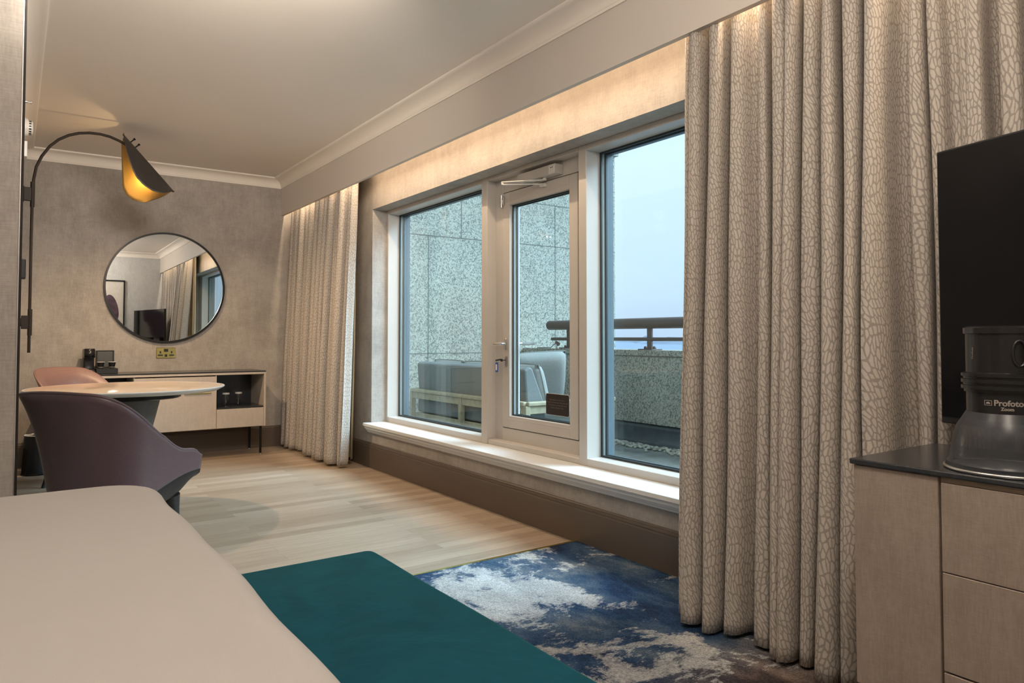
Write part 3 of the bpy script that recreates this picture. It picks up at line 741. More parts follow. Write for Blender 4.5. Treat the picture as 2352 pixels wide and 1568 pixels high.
B().box(-2.57+.7, -2.47+.7, .3-1.5, 2.75-1.5, .009, 1.25, .02, 2).build('headboard', M['plum'], bed)
for y in (.95, 1.95): cushion('pillow', .7, .18, .46, (-1.62+.7+.22, y-1.5, .68), (R(14), 0, R(90)), M['sheet'], bed, False)
B().box(-2.46+.7, -1.60+.7, .53-1.5, 2.45-1.5, .04, .54, .03, 2).build('mattress_head', M['sheet'], bed)

# bench
bn = thing('bedside_bench', 'teal velvet upholstered bench standing at the foot of the bed', 'bench', (.62, 1.2, 0))
slab('velvet_seat', wavy(round_rect(.400, .862, .40, 1.922, .035, 8), .0025, 2), .16, .450, .022, M['velvet'], bn, (.62, 1.2), seg=5)
for (x, y) in ((.46, .47), (.80, .47), (.46, 1.85), (.80, 1.85)): B().tube([(x-.62, y-1.2, .17), (x-.62, y-1.2, .008)], [.018, .012]).build('leg', M['black'], bn, True)

# ------------------------------------------------------------------ television cabinet
cab = thing('television_cabinet', 'woven-faced drawer cabinet with charcoal top, under the television', 'cabinet', (1.95, .33, 0))
def cp(x0, x1, y0, y1, z0, z1): return (x0-1.95, x1-1.95, y0-.33, y1-.33, z0, z1)
B().box(*cp(1.722, 2.165, -.33, .992, .736, .750), .003, 2).build('worktop', M['darkstone'], cab)
B().box(*cp(1.752, 2.15, -.32, .98, .20, .728)).build('carcass', M['fabricpanel'], cab)
e = B(); e.box(*cp(1.730, 1.752, .787, .985, .20, .734), .0015, 1); e.build('end_panel', M['fabricpanel'], cab)
e = B(); e.box(*cp(1.745, 1.755, -.32, .787, .200, .735)); e.build('drawer_recess', M['oakedge'], cab)
for (z0, z1) in ((.523, .722), (.303, .521), (.205, .299)):
    dr = B(); dr.box(*cp(1.7305, 1.745, -.32, .7815, z0, z1), .0015, 1); dr.build('drawer_front', M['fabricpanel'], cab)
B().box(*cp(1.80, 2.12, -.28, .94, 0.008, .20)).build('plinth', M['base'], cab)

# television (swivelled)
TA = math.atan2(.252, .968); far = Vector((2.055, .922)); W = 1.23; dirn = Vector((-.252, -.968)).normalized(); mid = far+dirn*W/2
tv = thing('television', 'large black flat-screen television standing on the drawer cabinet', 'television', (mid.x, mid.y, .75), math.atan2(dirn.y, dirn.x))
# local x runs along the screen (towards the camera), local -y ... normal
nl = Vector((dirn.y, -dirn.x))   # candidate normal
sgn = 1
z0t, z1t = .822-.75, 1.553-.75
def tvb(x0, x1, y0, y1, za, zb, **k): b_ = B(); b_.box(x0, x1, y0, y1, za, zb, **k); return b_
# room-facing side is local -y when dirn points to the camera
tvb(-W/2, W/2, -.001, .030, z0t, z1t, bev=.003, seg=2).build('casing', M['blackplastic'], tv)
tvb(-W/2+.006, W/2-.006, -.004, -.001, z0t+.018, z1t-.006).build('screen', M['screen'], tv)
e = tvb(-.20, .20, -.01, .12, .002, .014, bev=.004, seg=2); e.tube([(0, .045, .01), (0, .045, .30)], .022); e.box(-.12, .12, .028, .05, .18, .45); e.build('stand', M['satinblack'], tv)

# photographic flash head
FX, FY = 1.852, .690
fh = thing('studio_flash_head', 'black cylindrical studio flash standing on its reflector on cabinet top', 'flash', (FX, FY, .75))
e = B(); e.lathe([(.079, .132), (.079, .176), (.083, .177), (.083, .183), (.0885, .184), (.0885, .192), (.084, .193), (.084, .197), (.0885, .198), (.0885, .206), (.084, .207), (.084, .211), (.0885, .212), (.0885, .219), (.083, .220), (.079, .222), (.079, .308), (.083, .309), (.083, .322), (.076, .326), (0, .326)], (0, 0, 0), 64)
body = e.build('flash_body', M['satinblack'], fh, True)
e = B(); e.lathe([(.121, .0055), (.121, .016), (.116, .022), (.112, .045), (.108, .075), (.100, .098), (.088, .118), (.080, .132)], (0, 0, 0), 64)
ob = e.build('zoom_reflector', M['smoke'], fh, True)
e = B(); e.lathe([(.124+.004*math.cos(a*PI/6), .0045+.004*math.sin(a*PI/6)) for a in range(12)], (0, 0, 0), 64, closed=True); e.build('chrome_rim', M['chrome'], fh, True)
ca = math.atan2(-FY, -FX)
e = B()
for da in (-.50,): 
    a = ca+da; rot = Matrix.Rotation(a, 3, 'Z'); e.box(.0785, .0805, -.0025, .0025, .225, .300, 0, 1, rot, (0, 0, .26))
# handle bracket and knob on the right side
e = B(); a = ca+.62; c_, s_ = math.cos(a), math.sin(a)
e.tube([(.075*c_, .075*s_, .265), (.105*c_, .105*s_, .265)], .012); e.lathe([(0, -.02), (.022, -.02), (.024, -.012), (.024, .012), (.020, .018), (0, .018)], (.115*c_, .115*s_, .27), 20)
e.build('mounting_knob', M['blackplastic'], fh, True)
e = B(); a = ca+.30
pts = []
for k in range(17): t_ = k/16*2*PI; aa = a+.16*math.cos(t_); pts.append((.0815*math.cos(aa), .0815*math.sin(aa), .265+.028*math.sin(t_)))
e.tube(pts, .003, 8, False); e.build('cable_loop', M['blackplastic'], fh, True)
logo = plain('printed_lettering', (.34, .30, .26), .6)
t1 = text_mesh('brand_lettering', 'Profoto', .0175, logo, body, .156, bold=.0005, bend=(0, 0, .0795, ca+.030))
t2 = text_mesh('lettering', 'Zoom', .0095, logo, body, .1435, bold=.00035, bend=(0, 0, .0795, ca+.000))
# umbrella-like emblem in a rounded box
def on_cyl(u, v, r=.0796, a0=ca-.46): a = a0+u/.0795; return (r*math.cos(a), r*math.sin(a), .156+v)
e = B()
def strip(bb, pts_, w_):
    for i in range(len(pts_)-1):
        (u0, v0), (u1, v1) = pts_[i], pts_[i+1]; d_ = Vector((u1-u0, v1-v0)).normalized()*w_; n_ = Vector((-d_.y, d_.x))
        q = [(u0+n_.x-d_.x*.5, v0+n_.y-d_.y*.5), (u1+n_.x+d_.x*.5, v1+n_.y+d_.y*.5), (u1-n_.x+d_.x*.5, v1-n_.y+d_.y*.5), (u0-n_.x-d_.x*.5, v0-n_.y-d_.y*.5)]
        bb.bm.faces.new([bb.bm.verts.new(on_cyl(*p_)) for p_ in q])
bw, bh = .0072, .0052
strip(e, [(-bw, -bh), (bw, -bh), (bw, bh), (-bw, bh), (-bw, -bh)], .0005)
fan = [(.0045*math.cos(k*PI/10), -.0022+.0045*math.sin(k*PI/10)) for k in range(11)]
e.bm.faces.new([e.bm.verts.new(on_cyl(*p_)) for p_ in fan])
e.build('brand_emblem', logo, body)
t3 = text_mesh('side_lettering', 'Profoto', .0085, logo, body, Matrix(((1, 0, 0, 0), (0, 1, 0, 0), (0, 0, 1, 0), (0, 0, 0, 1))), bold=.0002)
for v in t3.data.vertices:
    u, vv = v.co.y, v.co.x; a = ca-.92-u/.0795*1; v.co = Vector((.0797*math.cos(a), .0797*math.sin(a), .265+vv))

# ------------------------------------------------------------------ mirror
mr = thing('round_mirror', 'large round wall mirror with thin black frame above the console', 'mirror', (1.142, 7.05, 1.497))
mr.rotation_euler = (R(-.10), 0, R(-.23))
e = B(); e.lathe([(.478, -.003), (.494, -.003), (.494, -.034), (.478, -.034)], (0, 0, 0), 96, 'Y', closed=True); e.build('mirror_frame', M['black'], mr, True)
e = B(); e.lathe([(0, -.022), (.480, -.022), (.480, -.024), (0, -.024)], (0, 0, 0), 96, 'Y'); e.build('mirror_glass', M['mirror'], mr)
e = B(); e.lathe([(0, -.004), (.479, -.004), (.479, -.0215), (0, -.0215)], (0, 0, 0), 64, 'Y'); e.build('mirror_backing', M['blackplastic'], mr)

# socket
so = thing('double_socket', 'brass double power socket on the wall below the mirror', 'socket', (1.148, 7.05, .912))
e = B(); e.box(-.078, .078, -.007, 0, -.047, .047, .002, 1); e.build('face_plate', M['brass'], so)
e = B(); e.box(-.079, .079, -.004, 0, -.048, .048, .002, 1); e.build('back_edge', M['black'], so)
e = B(); e.box(-.017, .017, -.0085, -.006, .010, .036, .002, 1); e.build('switch', M['blackplastic'], so)
e = B(); e.box(-.010, .010, -.0085, -.006, -.034, -.012, .001, 1); e.build('usb_port', M['blackplastic'], so)
for sg in (-1, 1):
    x = sg*.046; B().box(x-.006, x+.006, -.0076, -.006, -.004, .016).build('pin_slot', M['blackplastic'], so); B().box(x-.020, x+.020, -.0076, -.006, -.026, -.014).build('pin_slot', M['blackplastic'], so)

# ------------------------------------------------------------------ console
cn = thing('console_cabinet', 'long pale low console with charcoal top and thin black legs', 'console', (1.1, 6.82, 0))
def kp(x0, x1, y0, y1, z0, z1): return (x0-1.1, x1-1.1, y0-6.82, y1-6.82, z0, z1)
cx0, cx1, cy0, cy1 = .30, 1.905, 6.60, 7.03
B().box(*kp(cx0, cx1, cy0, cy1, .740, .752), .002, 1).build('worktop', M['darkstone'], cn)
e = B(); e.box(*kp(cx0, cx1, cy0, cy1, .722, .740)); e.box(*kp(cx1-.018, cx1, cy0, cy1, .255, .722)); e.box(*kp(cx0, cx0+.018, cy0, cy1, .255, .722)); e.box(*kp(cx0+.018, cx1-.018, cy0+.005, cy1, .255, .270))
for x in (.835, 1.475): e.box(*kp(x, x+.012, cy0+.02, cy1, .27, .722))
e.build('carcass', M['palepanel'], cn, bevel=.001)
for xa, xb_ in ((1.487, cx1-.018), (cx0+.018, .835)):
    e = B(); e.box(*kp(xa, xb_, cy1-.012, cy1-.002, .27, .722)); e.box(*kp(xa, xb_, cy0+.012, cy1-.012, .425, .437)); e.build('open_shelf', M['darkstone'], cn)
dd_ = B(); dd_.box(*kp(.838, 1.482, cy0-.002, cy0+.016, .258, .712), .0015, 1); dr_ = dd_.build('door', M['palepanel'], cn)
e = B(); e.box(*kp(1.22, 1.435, cy0-.012, cy0-.002, .566, .574)); e.build('brass_pull', M['brass'], dr_)
e = B(); e.box(*kp(1.485, cx1-.020, cy0-.002, cy0+.016, .258, .422), .0015, 1); e.build('drawer', M['palepanel'], cn)
e = B(); e.box(*kp(cx0+.020, .834, cy0-.002, cy0+.016, .258, .422), .0015, 1); e.build('drawer', M['palepanel'], cn)
for (x, y) in ((1.868, 6.625), (1.868, 6.985), (.34, 6.625), (.34, 6.985)):
    lo = B(); lo.tube([(x-1.1, y-6.82, .255), (x-1.1, y-6.82, .012)], .010); lg = lo.build('leg', M['black'], cn, True)
    lo = B(); lo.tube([(x-1.1, y-6.82, .012), (x-1.1, y-6.82, 0)], [.0085, .0095]); lo.build('foot', M['chrome'], lg, True)

# tumblers with paper caps
def tumbler():
    r_ = thing('drinking_glass', 'clear tumbler with white paper cap, nearer the cabinet door', 'glass', (1.615, 6.83, .437), 0)
    e = B(); e.lathe([(0, 0), (.024, 0), (.026, .004), (.0265, .02), (.030, .05), (.0305, .075), (.0275, .098), (.0255, .098), (.0285, .075), (.0278, .05), (.0235, .024), (0, .020)], (0, 0, 0), 32)
    e.build('glass_body', M['drinkglass'], r_, True)
    e = B(); e.lathe([(0, .0985), (.030, .0985), (.031, .100), (.0295, .112), (0, .113)], (0, 0, 0), 32); e.build('paper_cap', M['paper'], r_, True)
    return r_
tb = tumbler()
def dup(root, loc, rz=None, label=None):
    r_ = root.copy(); C.objects.link(r_); r_.location = loc
    if rz is not None: r_.rotation_euler = (0, 0, rz)
    if label: r_['label'] = label
    for ch_ in list(root.children):
        c_ = ch_.copy(); C.objects.link(c_); c_.parent = r_
        for g_ in list(ch_.children):
            d_ = g_.copy(); C.objects.link(d_); d_.parent = c_
    return r_
tb['group'] = 'capped tumblers in the console niche'
dup(tb, (1.732, 6.86, .437), 0, 'clear tumbler with white paper cap, nearer the curtain')

# coffee machine
cm = thing('coffee_machine', 'slim black capsule coffee machine with chrome front on console', 'coffee machine', (.535, 6.83, .752))
e = B(); e.box(-.041, .041, -.10, .14, 0, .030, .010, 2); e.box(-.038, .038, .00, .14, .03, .205, .012, 3); e.build('body', M['blackplastic'], cm, True)
e = B(); e.lathe([(.038, .132), (.040, .135), (.040, .198), (.036, .207), (0, .209)], (0, -.055, 0), 32); e.box(-.040, .040, -.055, .06, .135, .205, .006, 2); e.build('brewing_head', M['satinblack'], cm, True)
e = B(); e.lathe([(.0405, .137), (.0405, .190)], (0, -.055, 0), 32, closed=False); 
e = B()
rows = [[(.0412*math.cos(R(a)), -.055+.0412*math.sin(R(a)), z) for a in range(200, 341, 10)] for z in (.138, .165, .192)]
e.grid(rows); e.build('glossy_front', M['satinblack'], cm, True, solid=.001)
e = B(); e.lathe([(0, .0302), (.036, .0302), (.036, .034), (0, .034)], (0, -.055, 0), 24); e.build('drip_tray', M['chrome'], cm, True)
tag_c = B(); tag_c.tube([(.50, 6.98, .760), (.46, 7.0, .790), (.42, 6.98, .795), (.37, 6.95, .780), (.33, 6.93, .758)], .004, 8)
cbl = tag_c.build('power_cord', M['blackplastic'], None, True); tag(rebase(cbl, (.42, 6.97, .755)), 'thin black cord looping left from the coffee machine', 'cord')
# capsule tray with upright board
ct = thing('capsule_tray', 'black tray with upright back panel next to coffee machine', 'tray', (.660, 6.83, .752))
e = B(); e.box(-.078, .078, -.09, .09, 0, .044, .003, 1); e.build('tray_base', M['blackplastic'], ct)
e = B(); e.box(-.070, .066, .080, .092, .044, .190, .003, 1); bo = e.build('back_panel', M['blackplastic'], ct)
e = B(); e.box(-.062, .058, .077, .0805, .048, .182, .008, 3, edges=lambda e_: abs(e_.verts[0].co.y-e_.verts[1].co.y) > .001 if False else True); e.build('panel_face', plain('grey_panel', (.07, .072, .072), .4), bo)
def paper_cup(x, label):
    r_ = thing('paper_cup', label, 'cup', (x, 6.80, .796), 0, 'paper cups on the coffee tray')
    e = B(); e.lathe([(0, .001), (.018, 0), (.0205, .008), (.0285, .050), (.0275, .050), (.0195, .009), (0, .004)], (0, 0, 0), 28); e.build('cup_wall', M['satinblack'], r_, True)
    e = B(); e.lathe([(.0285+.0015*math.cos(a*PI/4), .051+.0015*math.sin(a*PI/4)) for a in range(8)], (0, 0, 0), 28, closed=True); e.build('white_rim', M['paper'], r_, True)
    e = B(); e.lathe([(.0208, .0075), (.0222, .0085), (.0226, .0105), (.0214, .0105)], (0, 0, 0), 28, closed=True); e.build('white_band', M['paper'], r_, True)
    return r_
pc = paper_cup(.618, 'small dark paper cup beside the coffee machine'); dup(pc, (.700, 6.80, .796), 0, 'small dark paper cup at right end of the tray')

# ------------------------------------------------------------------ table
tx, ty, tz = .600, 4.93, .75
tbl = thing('round_table', 'round ivory gloss dining table on dark conical pedestal', 'table', (tx, ty, 0))
e = B(); e.lathe([(0, .750), (.540, .750), (.5435, .748)], (0, 0, 0), 128); bmesh.ops.delete(e.bm, geom=[], context='VERTS'); 
e = B(); e.lathe([(0, .732), (.538, .7495), (.536, .750), (0, .750)], (0, 0, 0), 128); e.build('tabletop', M['tabletop'], tbl, True, ang=20)
e = B(); e.lathe([(.5365, .7503), (.541, .7495), (.543, .746), (.540, .741), (.505, .722), (0, .722), (0, .7315)][:5]+[(.10, .721), (.10, .7315)], (0, 0, 0), 128, closed=True); e.build('table_edge', M['tableedge'], tbl, True, ang=40)
e = B(); e.lathe([(0, .680), (.280, .680), (.290, .685), (.290, .716), (.285, .7205), (0, .7205)], (0, 0, 0), 64); e.build('mounting_plate', M['satinblack'], tbl, True)
e = B(); e.lathe([(0, .012), (.20, .012), (.11, .05), (.095, .20), (.115, .42), (.178, .690), (0, .690)][1:-1], (0, 0, 0), 64); e.build('pedestal', M['pedestal'], tbl, True, ang=60)
e = B(); e.lathe([(0, 0), (.26, 0), (.26, .010), (.25, .014), (0, .014)], (0, 0, 0), 64); e.build('base_plate', M['satinblack'], tbl, True)

# ------------------------------------------------------------------ tub chairs
def smooth(a, b_, x): x = max(0, min(1, (x-a)/(b_-a))); return x*x*(3-2*x)
def tub_chair(name, label, loc, rz, mshell, minner, mseat, k=1.0):
    """local +y is the front"""
    t_ = thing(name, label, 'chair', loc, rz, 'tub chairs at the round table')
    def plan(s, lev):
        # s -1..1 from left arm tip round the back to right arm tip; lev 0 bottom .. 1 rim
        a = abs(s); sg = 1 if s >= 0 else -1
        fl_ = max(0, lev)**4; wx = .235+.055*lev+.038*fl_; yb = -.190-.085*lev-.030*fl_
        arc = .62
        if a < arc:
            th = a/arc*PI/2; x = wx*math.sin(th)**.82; y = yb*math.cos(th)**.82+.0
        else:
            q = (a-arc)/(1-arc); x = wx-.010*q-.035*lev*q*q*0; y = .275*q
        return sg*x, y
    def rim(s):
        a = abs(s); return .826-.012*smooth(0, .3, a)-.262*smooth(.18, .84, a)-.020*smooth(.66, 1, a)-.034*smooth(.88, 1.0, a)**2
    def bot(s): a = abs(s); return .345+.095*smooth(.28, .95, a)
    ns, nv = 96, 14
    def surf(off, name_, mat_, z_in=0):
        rows = []
        for i in range(ns+1):
            s = -1+2*i/ns; row = []
            zb, zt = bot(s), rim(s)
            for j in range(nv+1):
                v = j/nv; z = zb+(zt-zb)*v
                lev = (z-.345)/.455
                x, y = plan(s, lev)
                # inward normal (towards local centre line)
                e_ = .004; x2, y2 = plan(min(1, s+e_), lev); x1, y1 = plan(max(-1, s-e_), lev)
                tx_, ty_ = x2-x1, y2-y1; l_ = math.hypot(tx_, ty_) or 1
                nx_, ny_ = -ty_/l_, tx_/l_
                o_ = off*(1-.75*max(0, (v-.86)/.14)**2) if off else 0
                row.append((x+nx_*o_, y+ny_*o_, z+(.004 if off and j == nv else 0)))
            rows.append(row)
        return rows
    outer = surf(0, '', None); inner = surf(.045, '', None)
    e = B(); e.grid(outer)
    e.build('outer_shell', mshell, t_, True, solid=.008, ang=0)
    e = B(); e.grid(inner)
    # arm tip and rim closing
    e.grid([[outer[i][-1], ((outer[i][-1][0]+inner[i][-1][0])/2, (outer[i][-1][1]+inner[i][-1][1])/2, outer[i][-1][2]+.010), inner[i][-1]] for i in range(ns+1)])
    for end in (0, ns): e.grid([outer[end], inner[end]])
    e.build('inner_shell', minner, t_, True, ang=0)
    # piping along the rim
    e = B(); e.tube([(p[-1][0], p[-1][1], p[-1][2]+.004) for p in outer], .0055, 8); e.build('rim_piping', minner, t_, True)
    # seat pad
    pts = []
    for i in range(33):
        s = -1+2*i/32; x, y = plan(s, .18); pts.append((x*.86, y*.82 if y < 0 else y))
    pts.append((.10, .29)); pts.append((-.10, .29)); pts = pts[::1]
    ar = sum(pts[i][0]*pts[(i+1) % len(pts)][1]-pts[(i+1) % len(pts)][0]*pts[i][1] for i in range(len(pts)))
    if ar < 0: pts = pts[::-1]
    slab('seat_pad', pts, .400, .468, .03, mseat, t_, seg=5)
    # carved dark wooden cradle under the arms
    e = B(); rows = []
    for i in range(ns+1):
        s = -1+2*i/ns; a = abs(s); x, y = plan(s, (bot(s)-.345)/.455); zb = bot(s)
        dpt = .012+.070*smooth(.28, .55, a)-.050*smooth(.76, 1, a)**1.4
        xi, yi = x*.80, y*.80 if y < 0 else y*.96
        rows.append([(x*1.008, y*1.008, zb+.002), (x*1.004, y*1.0, zb-dpt*.55), (x*.94, y*.95 if y < 0 else y*.97, zb-dpt), (xi, yi, zb-dpt*.9), (xi*.98, yi*.98, zb-.002)])
    e.grid(rows); e.grid([rows[0], [rows[0][0]]*5]) if False else None
    for end in (0, ns): e.bm.faces.new([e.bm.verts.new(p) for p in rows[end]])
    e.build('wood_cradle', M['darkwood'], t_, True, ang=50)
    for sx_ in (-1, 1):
        for (px_, py_, qx, qy) in ((.195, .135, .235, .20), (.15, -.145, .175, -.205)):
            e = B(); n_ = 8; P0 = Vector((sx_*px_, py_, .345)); P1 = Vector((sx_*qx, qy, 0))
            pts_ = []; rs = []
            for k_ in range(n_+1):
                u = k_/n_; p = P0.lerp(P1, u); p.x += sx_*(-.018)*math.sin(PI*u); pts_.append(p); rs.append(.026*(1-u)**1.6+.0135)
            e.tube(pts_, rs, 14); e.build('leg', M['darkwood'], t_, True)
    e = B(); e.box(-.19, .19, -.15, .19, .335, .40, .01, 2); e.build('seat_frame', M['darkwood'], t_)
    return t_
M['darkwood'] = plain('black_stained_ash', (.018, .018, .019), .4, nscale=14, var=.6)
tub_chair('tub_chair', 'plum leather tub chair with its back to the camera, behind the bed', (.375, 3.60, 0), R(-50), M['plum'], M['plum'], M['greyseat'])
tub_chair('tub_chair', 'rose pink leather tub chair on the far side of the round table', (.475, 5.96, 0), R(-140), M['pinkleather'], M['pinkleather'], M['pinkleather'])

# ------------------------------------------------------------------ wall lamp
YL = 5.80
wl = thing('wall_lamp', 'arched dark bronze wall lamp with folded leaf shade lined gold', 'wall lamp', (.034, YL, 1.49))
def lp(x, y, z): return (x-.034, y-YL, z-1.49)
arc = [(.105, YL, .948), (.105, YL, 1.3), (.105, YL, 1.7), (.106, YL, 1.95), (.107, YL, 2.035), (.112, YL, 2.12), (.125, YL, 2.205), (.155, YL, 2.283), (.201, YL, 2.36), (.25, YL, 2.412), (.31, YL, 2.452), (.37, YL, 2.476), (.431, YL, 2.488), (.50, YL, 2.490), (.56, YL, 2.481), (.62, YL, 2.460), (.66, YL, 2.438), (.70, YL, 2.405), (.725, YL, 2.365)]
B().tube([lp(*p) for p in arc], .0095, 14).build('arm', M['bronze'], wl, True)
for zc, hh in ((2.015, .085), (1.152, .088)):
    e = B(); e.tube([lp(.107, YL, zc-hh), lp(.107, YL, zc+hh)], .0135, 16); e.box(*[v for v in (.058-.034, .100-.034)], -.018, .018, zc-.045-1.49, zc+.045-1.49, .002, 1); cl_ = e.build('clamp', M['bronze'], wl, True)
    e = B(); e.lathe([(0, .002), (.060, .002), (.060, .014), (.052, .024), (0, .024)] if zc > 2 else [(0, .002), (.028, .002), (.028, .022), (0, .024)], lp(.036, YL, zc), 32, 'X'); e.build('wall_rose', M['bronze'], cl_, True)
A_ = Vector((.641, YL, 2.517)); B_ = Vector((.984, YL, 2.137))
front = [(.628, 2.487), (.646, 2.387), (.666, 2.313), (.692, 2.238), (.715, 2.189), (.763, 2.138), (.82, 2.104), (.883, 2.093), (.963, 2.115)]
back = [(.657, 2.552), (.647, 2.476), (.652, 2.315), (.66, 2.155), (.69, 2.094), (.742, 2.064), (.814, 2.059), (.903, 2.102), (1.007, 2.164)]
def resample(poly, n):
    pts = [Vector(p) for p in poly]; d_ = [0]
    for i in range(len(pts)-1): d_.append(d_[-1]+(pts[i+1]-pts[i]).length)
    out = []
    for k_ in range(n+1):
        t_ = d_[-1]*k_/n; i = 0
        while i < len(d_)-2 and d_[i+1] < t_: i += 1
        u = (t_-d_[i])/((d_[i+1]-d_[i]) or 1); out.append(pts[i].lerp(pts[i+1], u))
    return out
def flap(poly, yoff, inset):
    rs = resample(poly, 32); rows = []
    for i, p in enumerate(rs):
        t_ = i/32; ax = A_.lerp(B_, t_); end = Vector((p.x, YL+yoff, p.y))
        fade = min(1, 14*t_, 14*(1-t_)); end.y = YL+yoff*fade
        if fade < 1: end = Vector((ax.x, YL, ax.z)).lerp(Vector((p.x, YL+yoff*fade, p.y)), max(fade, .25))
        row = []
        for j in range(13):
            u = j/12; q = ax.lerp(end, u); q.y += yoff*.13*math.sin(PI*u)*fade
            q.y -= inset*(1 if yoff > 0 else -1)*(.3+.7*min(1, u*3)); row.append(lp(*q))
        rows.append(row)
    return rows
shd = None
for poly, yo in ((front, -.12), (back, .14)):
    e = B(); e.grid(flap(poly, yo, 0)); o1 = e.build('lamp_shade', M['shade_out'], wl, True, solid=.0022, ang=0)
    e = B(); e.grid(flap(poly, yo, .0035)); o2 = e.build('shade_lining', M['gold_in'], o1, True, solid=.001, ang=0)
    if shd is None: shd = o1
e = B()
for (x, z) in ((.694, 2.470), (.724, 2.435)): e.tube([lp(x-.01, YL, z-.012), lp(x+.020, YL, z+.018)], .0045, 8); e.tube([lp(x+.016, YL, z+.014), lp(x+.024, YL, z+.022)], .008, 8)
e.build('thumb_screw', M['black'], wl, True)
e = B(); e.tube([lp(.722, YL, 2.375), lp(.765, YL, 2.29)], .019, 16); e.build('lamp_holder', M['black'], wl, True)
e = B(); e.lathe([(0, -.03), (.018, -.026), (.026, -.008), (.024, .012), (.014, .03), (0, .032)], lp(.785, YL, 2.255), 20); e.build('bulb', M['bulb'], wl, True)

# hardware on the left wall
hk = B(); hk.box(.029, .054, 3.97, 4.03, 1.32, 1.41, .004, 2); tag(rebase(hk.build('wall_switch', M['blackplastic']), (.03, 4.0, 1.32)), 'small black wall switch beside the lamp pole', 'switch')
sd = thing('smoke_detector', 'white round slotted detector high on the left wall', 'detector', (.028, 5.0, 2.27))
e = B(); e.lathe([(0, 0), (.055, 0), (.055, .018), (.050, .036), (0, .036)], (0, 0, 0), 32, 'X'); e.build('detector_base', M['clips'], sd, True)
e = B(); e.lathe([(0, .036), (.040, .036), (.040, .054), (.034, .060), (0, .061)], (0, 0, 0), 32, 'X'); hd_ = e.build('detector_head', M['clips'], sd, True)
e = B()
for k_ in range(16):
    a = k_*2*PI/16; e.box(.040, .052, -.0035, .0035, .0385, .0415, 0, 1, Matrix.Rotation(a, 3, 'X'), (0, 0, 0))
e.build('vent_slot', M['black'], hd_)
e = B(); e.lathe([(0, 0), (.022, 0), (.022, .004), (.007, .006), (.006, .030), (.003, .032), (.003, .045), (.014, .046), (.014, .048), (0, .048)], (0, 0, 0), 20, 'X')
sk = e.build('sprinkler', M['chrome'], None, True); sk.location = (.030, 5.0, 2.42); tag(sk, 'small sidewall sprinkler high on left wall above the detector', 'sprinkler')
e = B(); e.box(.028, .062, 4.95, 5.05, 2.09, 2.18, .003, 2); tag(rebase(e.build('wall_thermostat', M['clips']), (.03, 5, 2.09)), 'small white box on the left wall below the detector', 'thermostat')

# bin
wb = thing('waste_bin', 'small round black metal waste bin beside the far wall', 'bin', (.185, 6.66, 0))
e = B(); e.lathe([(0, .006), (.093, .006), (.097, .010), (.083, .300), (.079, .300), (.090, .014), (0, .012)], (0, 0, 0), 48); e.build('bin_body', M['satinblack'], wb, True)
e = B(); e.lathe([(0, 0), (.102, 0), (.103, .008), (.098, .014), (0, .014)], (0, 0, 0), 48); e.build('bin_base', M['black'], wb, True)
e = B(); rows = []
for i in range(25):
    a = i/24*2*PI; rows.append([(.0775*math.cos(a), .0775*math.sin(a), .292), (.080*math.cos(a), .080*math.sin(a), .302+.003*math.sin(a*5)), (.0845*math.cos(a), .0845*math.sin(a), .301), (.0848*math.cos(a), .0848*math.sin(a), .297)])
e.grid(rows); e.build('bin_liner', M['clips'], wb, True, solid=.0006, ang=0)

# artwork on the back wall (seen in mirror and television)
aw = thing('framed_picture', 'large black-framed abstract picture on back wall, seen in the mirror', 'picture', (1.05, YB, 1.45))
e = B()
for (a, c, f_, g_) in ((-.55, .55, .62, .64), (-.55, .55, -.64, -.62), (-.55, -.53, -.62, .62), (.53, .55, -.62, .62)): e.box(a, c, 0.001, .03, f_, g_)
e.build('picture_frame', M['black'], aw)
e = B(); e.box(-.53, .53, .001, .012, -.62, .62); pa = e.build('artwork', M['art_white'], aw)
for (px_, pz_, ra, rb_, tl) in ((.34, .14, .11, .24, 12), (.24, -.02, .16, .20, -20), (.10, -.15, .22, .26, 5)):
    e = B(); vs_ = []
    for k_ in range(40):
        a = k_/40*2*PI; x, z = ra*math.cos(a), rb_*math.sin(a)*(1+.12*math.cos(a)); c_, s_ = math.cos(R(tl)), math.sin(R(tl)); vs_.append((px_+x*c_-z*s_, pz_+x*s_+z*c_))
    e.extrude_profile(vs_, '', .0118, .0132+.0004*tl/20, lambda p, a: (p[0], a, p[1])); e.build('plum_petal', M['art_plum'], pa)

# ------------------------------------------------------------------ added fill lamps of the bedroom part (out of frame) and lights
def bedside(x, y, label):  # unseen bedside lamp, added to carry warm fill light
    t_ = thing('bedside_fill_lamp', label, 'lamp', (x, y, .55))
    e = B(); e.lathe([(0, 0), (.07, 0), (.07, .012), (.012, .02), (.012, .26), (0, .26)], (0, 0, 0), 24); e.build('lamp_base', M['brass'], t_, True)
    e = B(); e.lathe([(.15, .24), (.12, .46)], (0, 0, 0), 32); bmesh.ops.delete(e.bm, geom=[f_ for f_ in e.bm.faces if len(f_.verts) > 4], context='FACES_ONLY'); e.build('lamp_shade', M['paper'], t_, True, solid=.002)
    return t_
for y, lb in ((.02, 'added brass bedside fill lamp on the camera side of the bed'), (2.72, 'added brass bedside fill lamp next to the partition')):
    bedside(-2.25, y, lb)
    nt_ = thing('bedside_table', 'dark bedside table '+('on the camera side of the bed' if y < 1 else 'next to the partition'), 'bedside table', (-2.25, y, .009))
    B().box(-.2, .2, -.13, .13, .10, .542, .004, 1).build('cabinet_body', M['base'], nt_)
    B().box(-.17, .17, -.11, .11, 0, .10).build('plinth', M['black'], nt_)
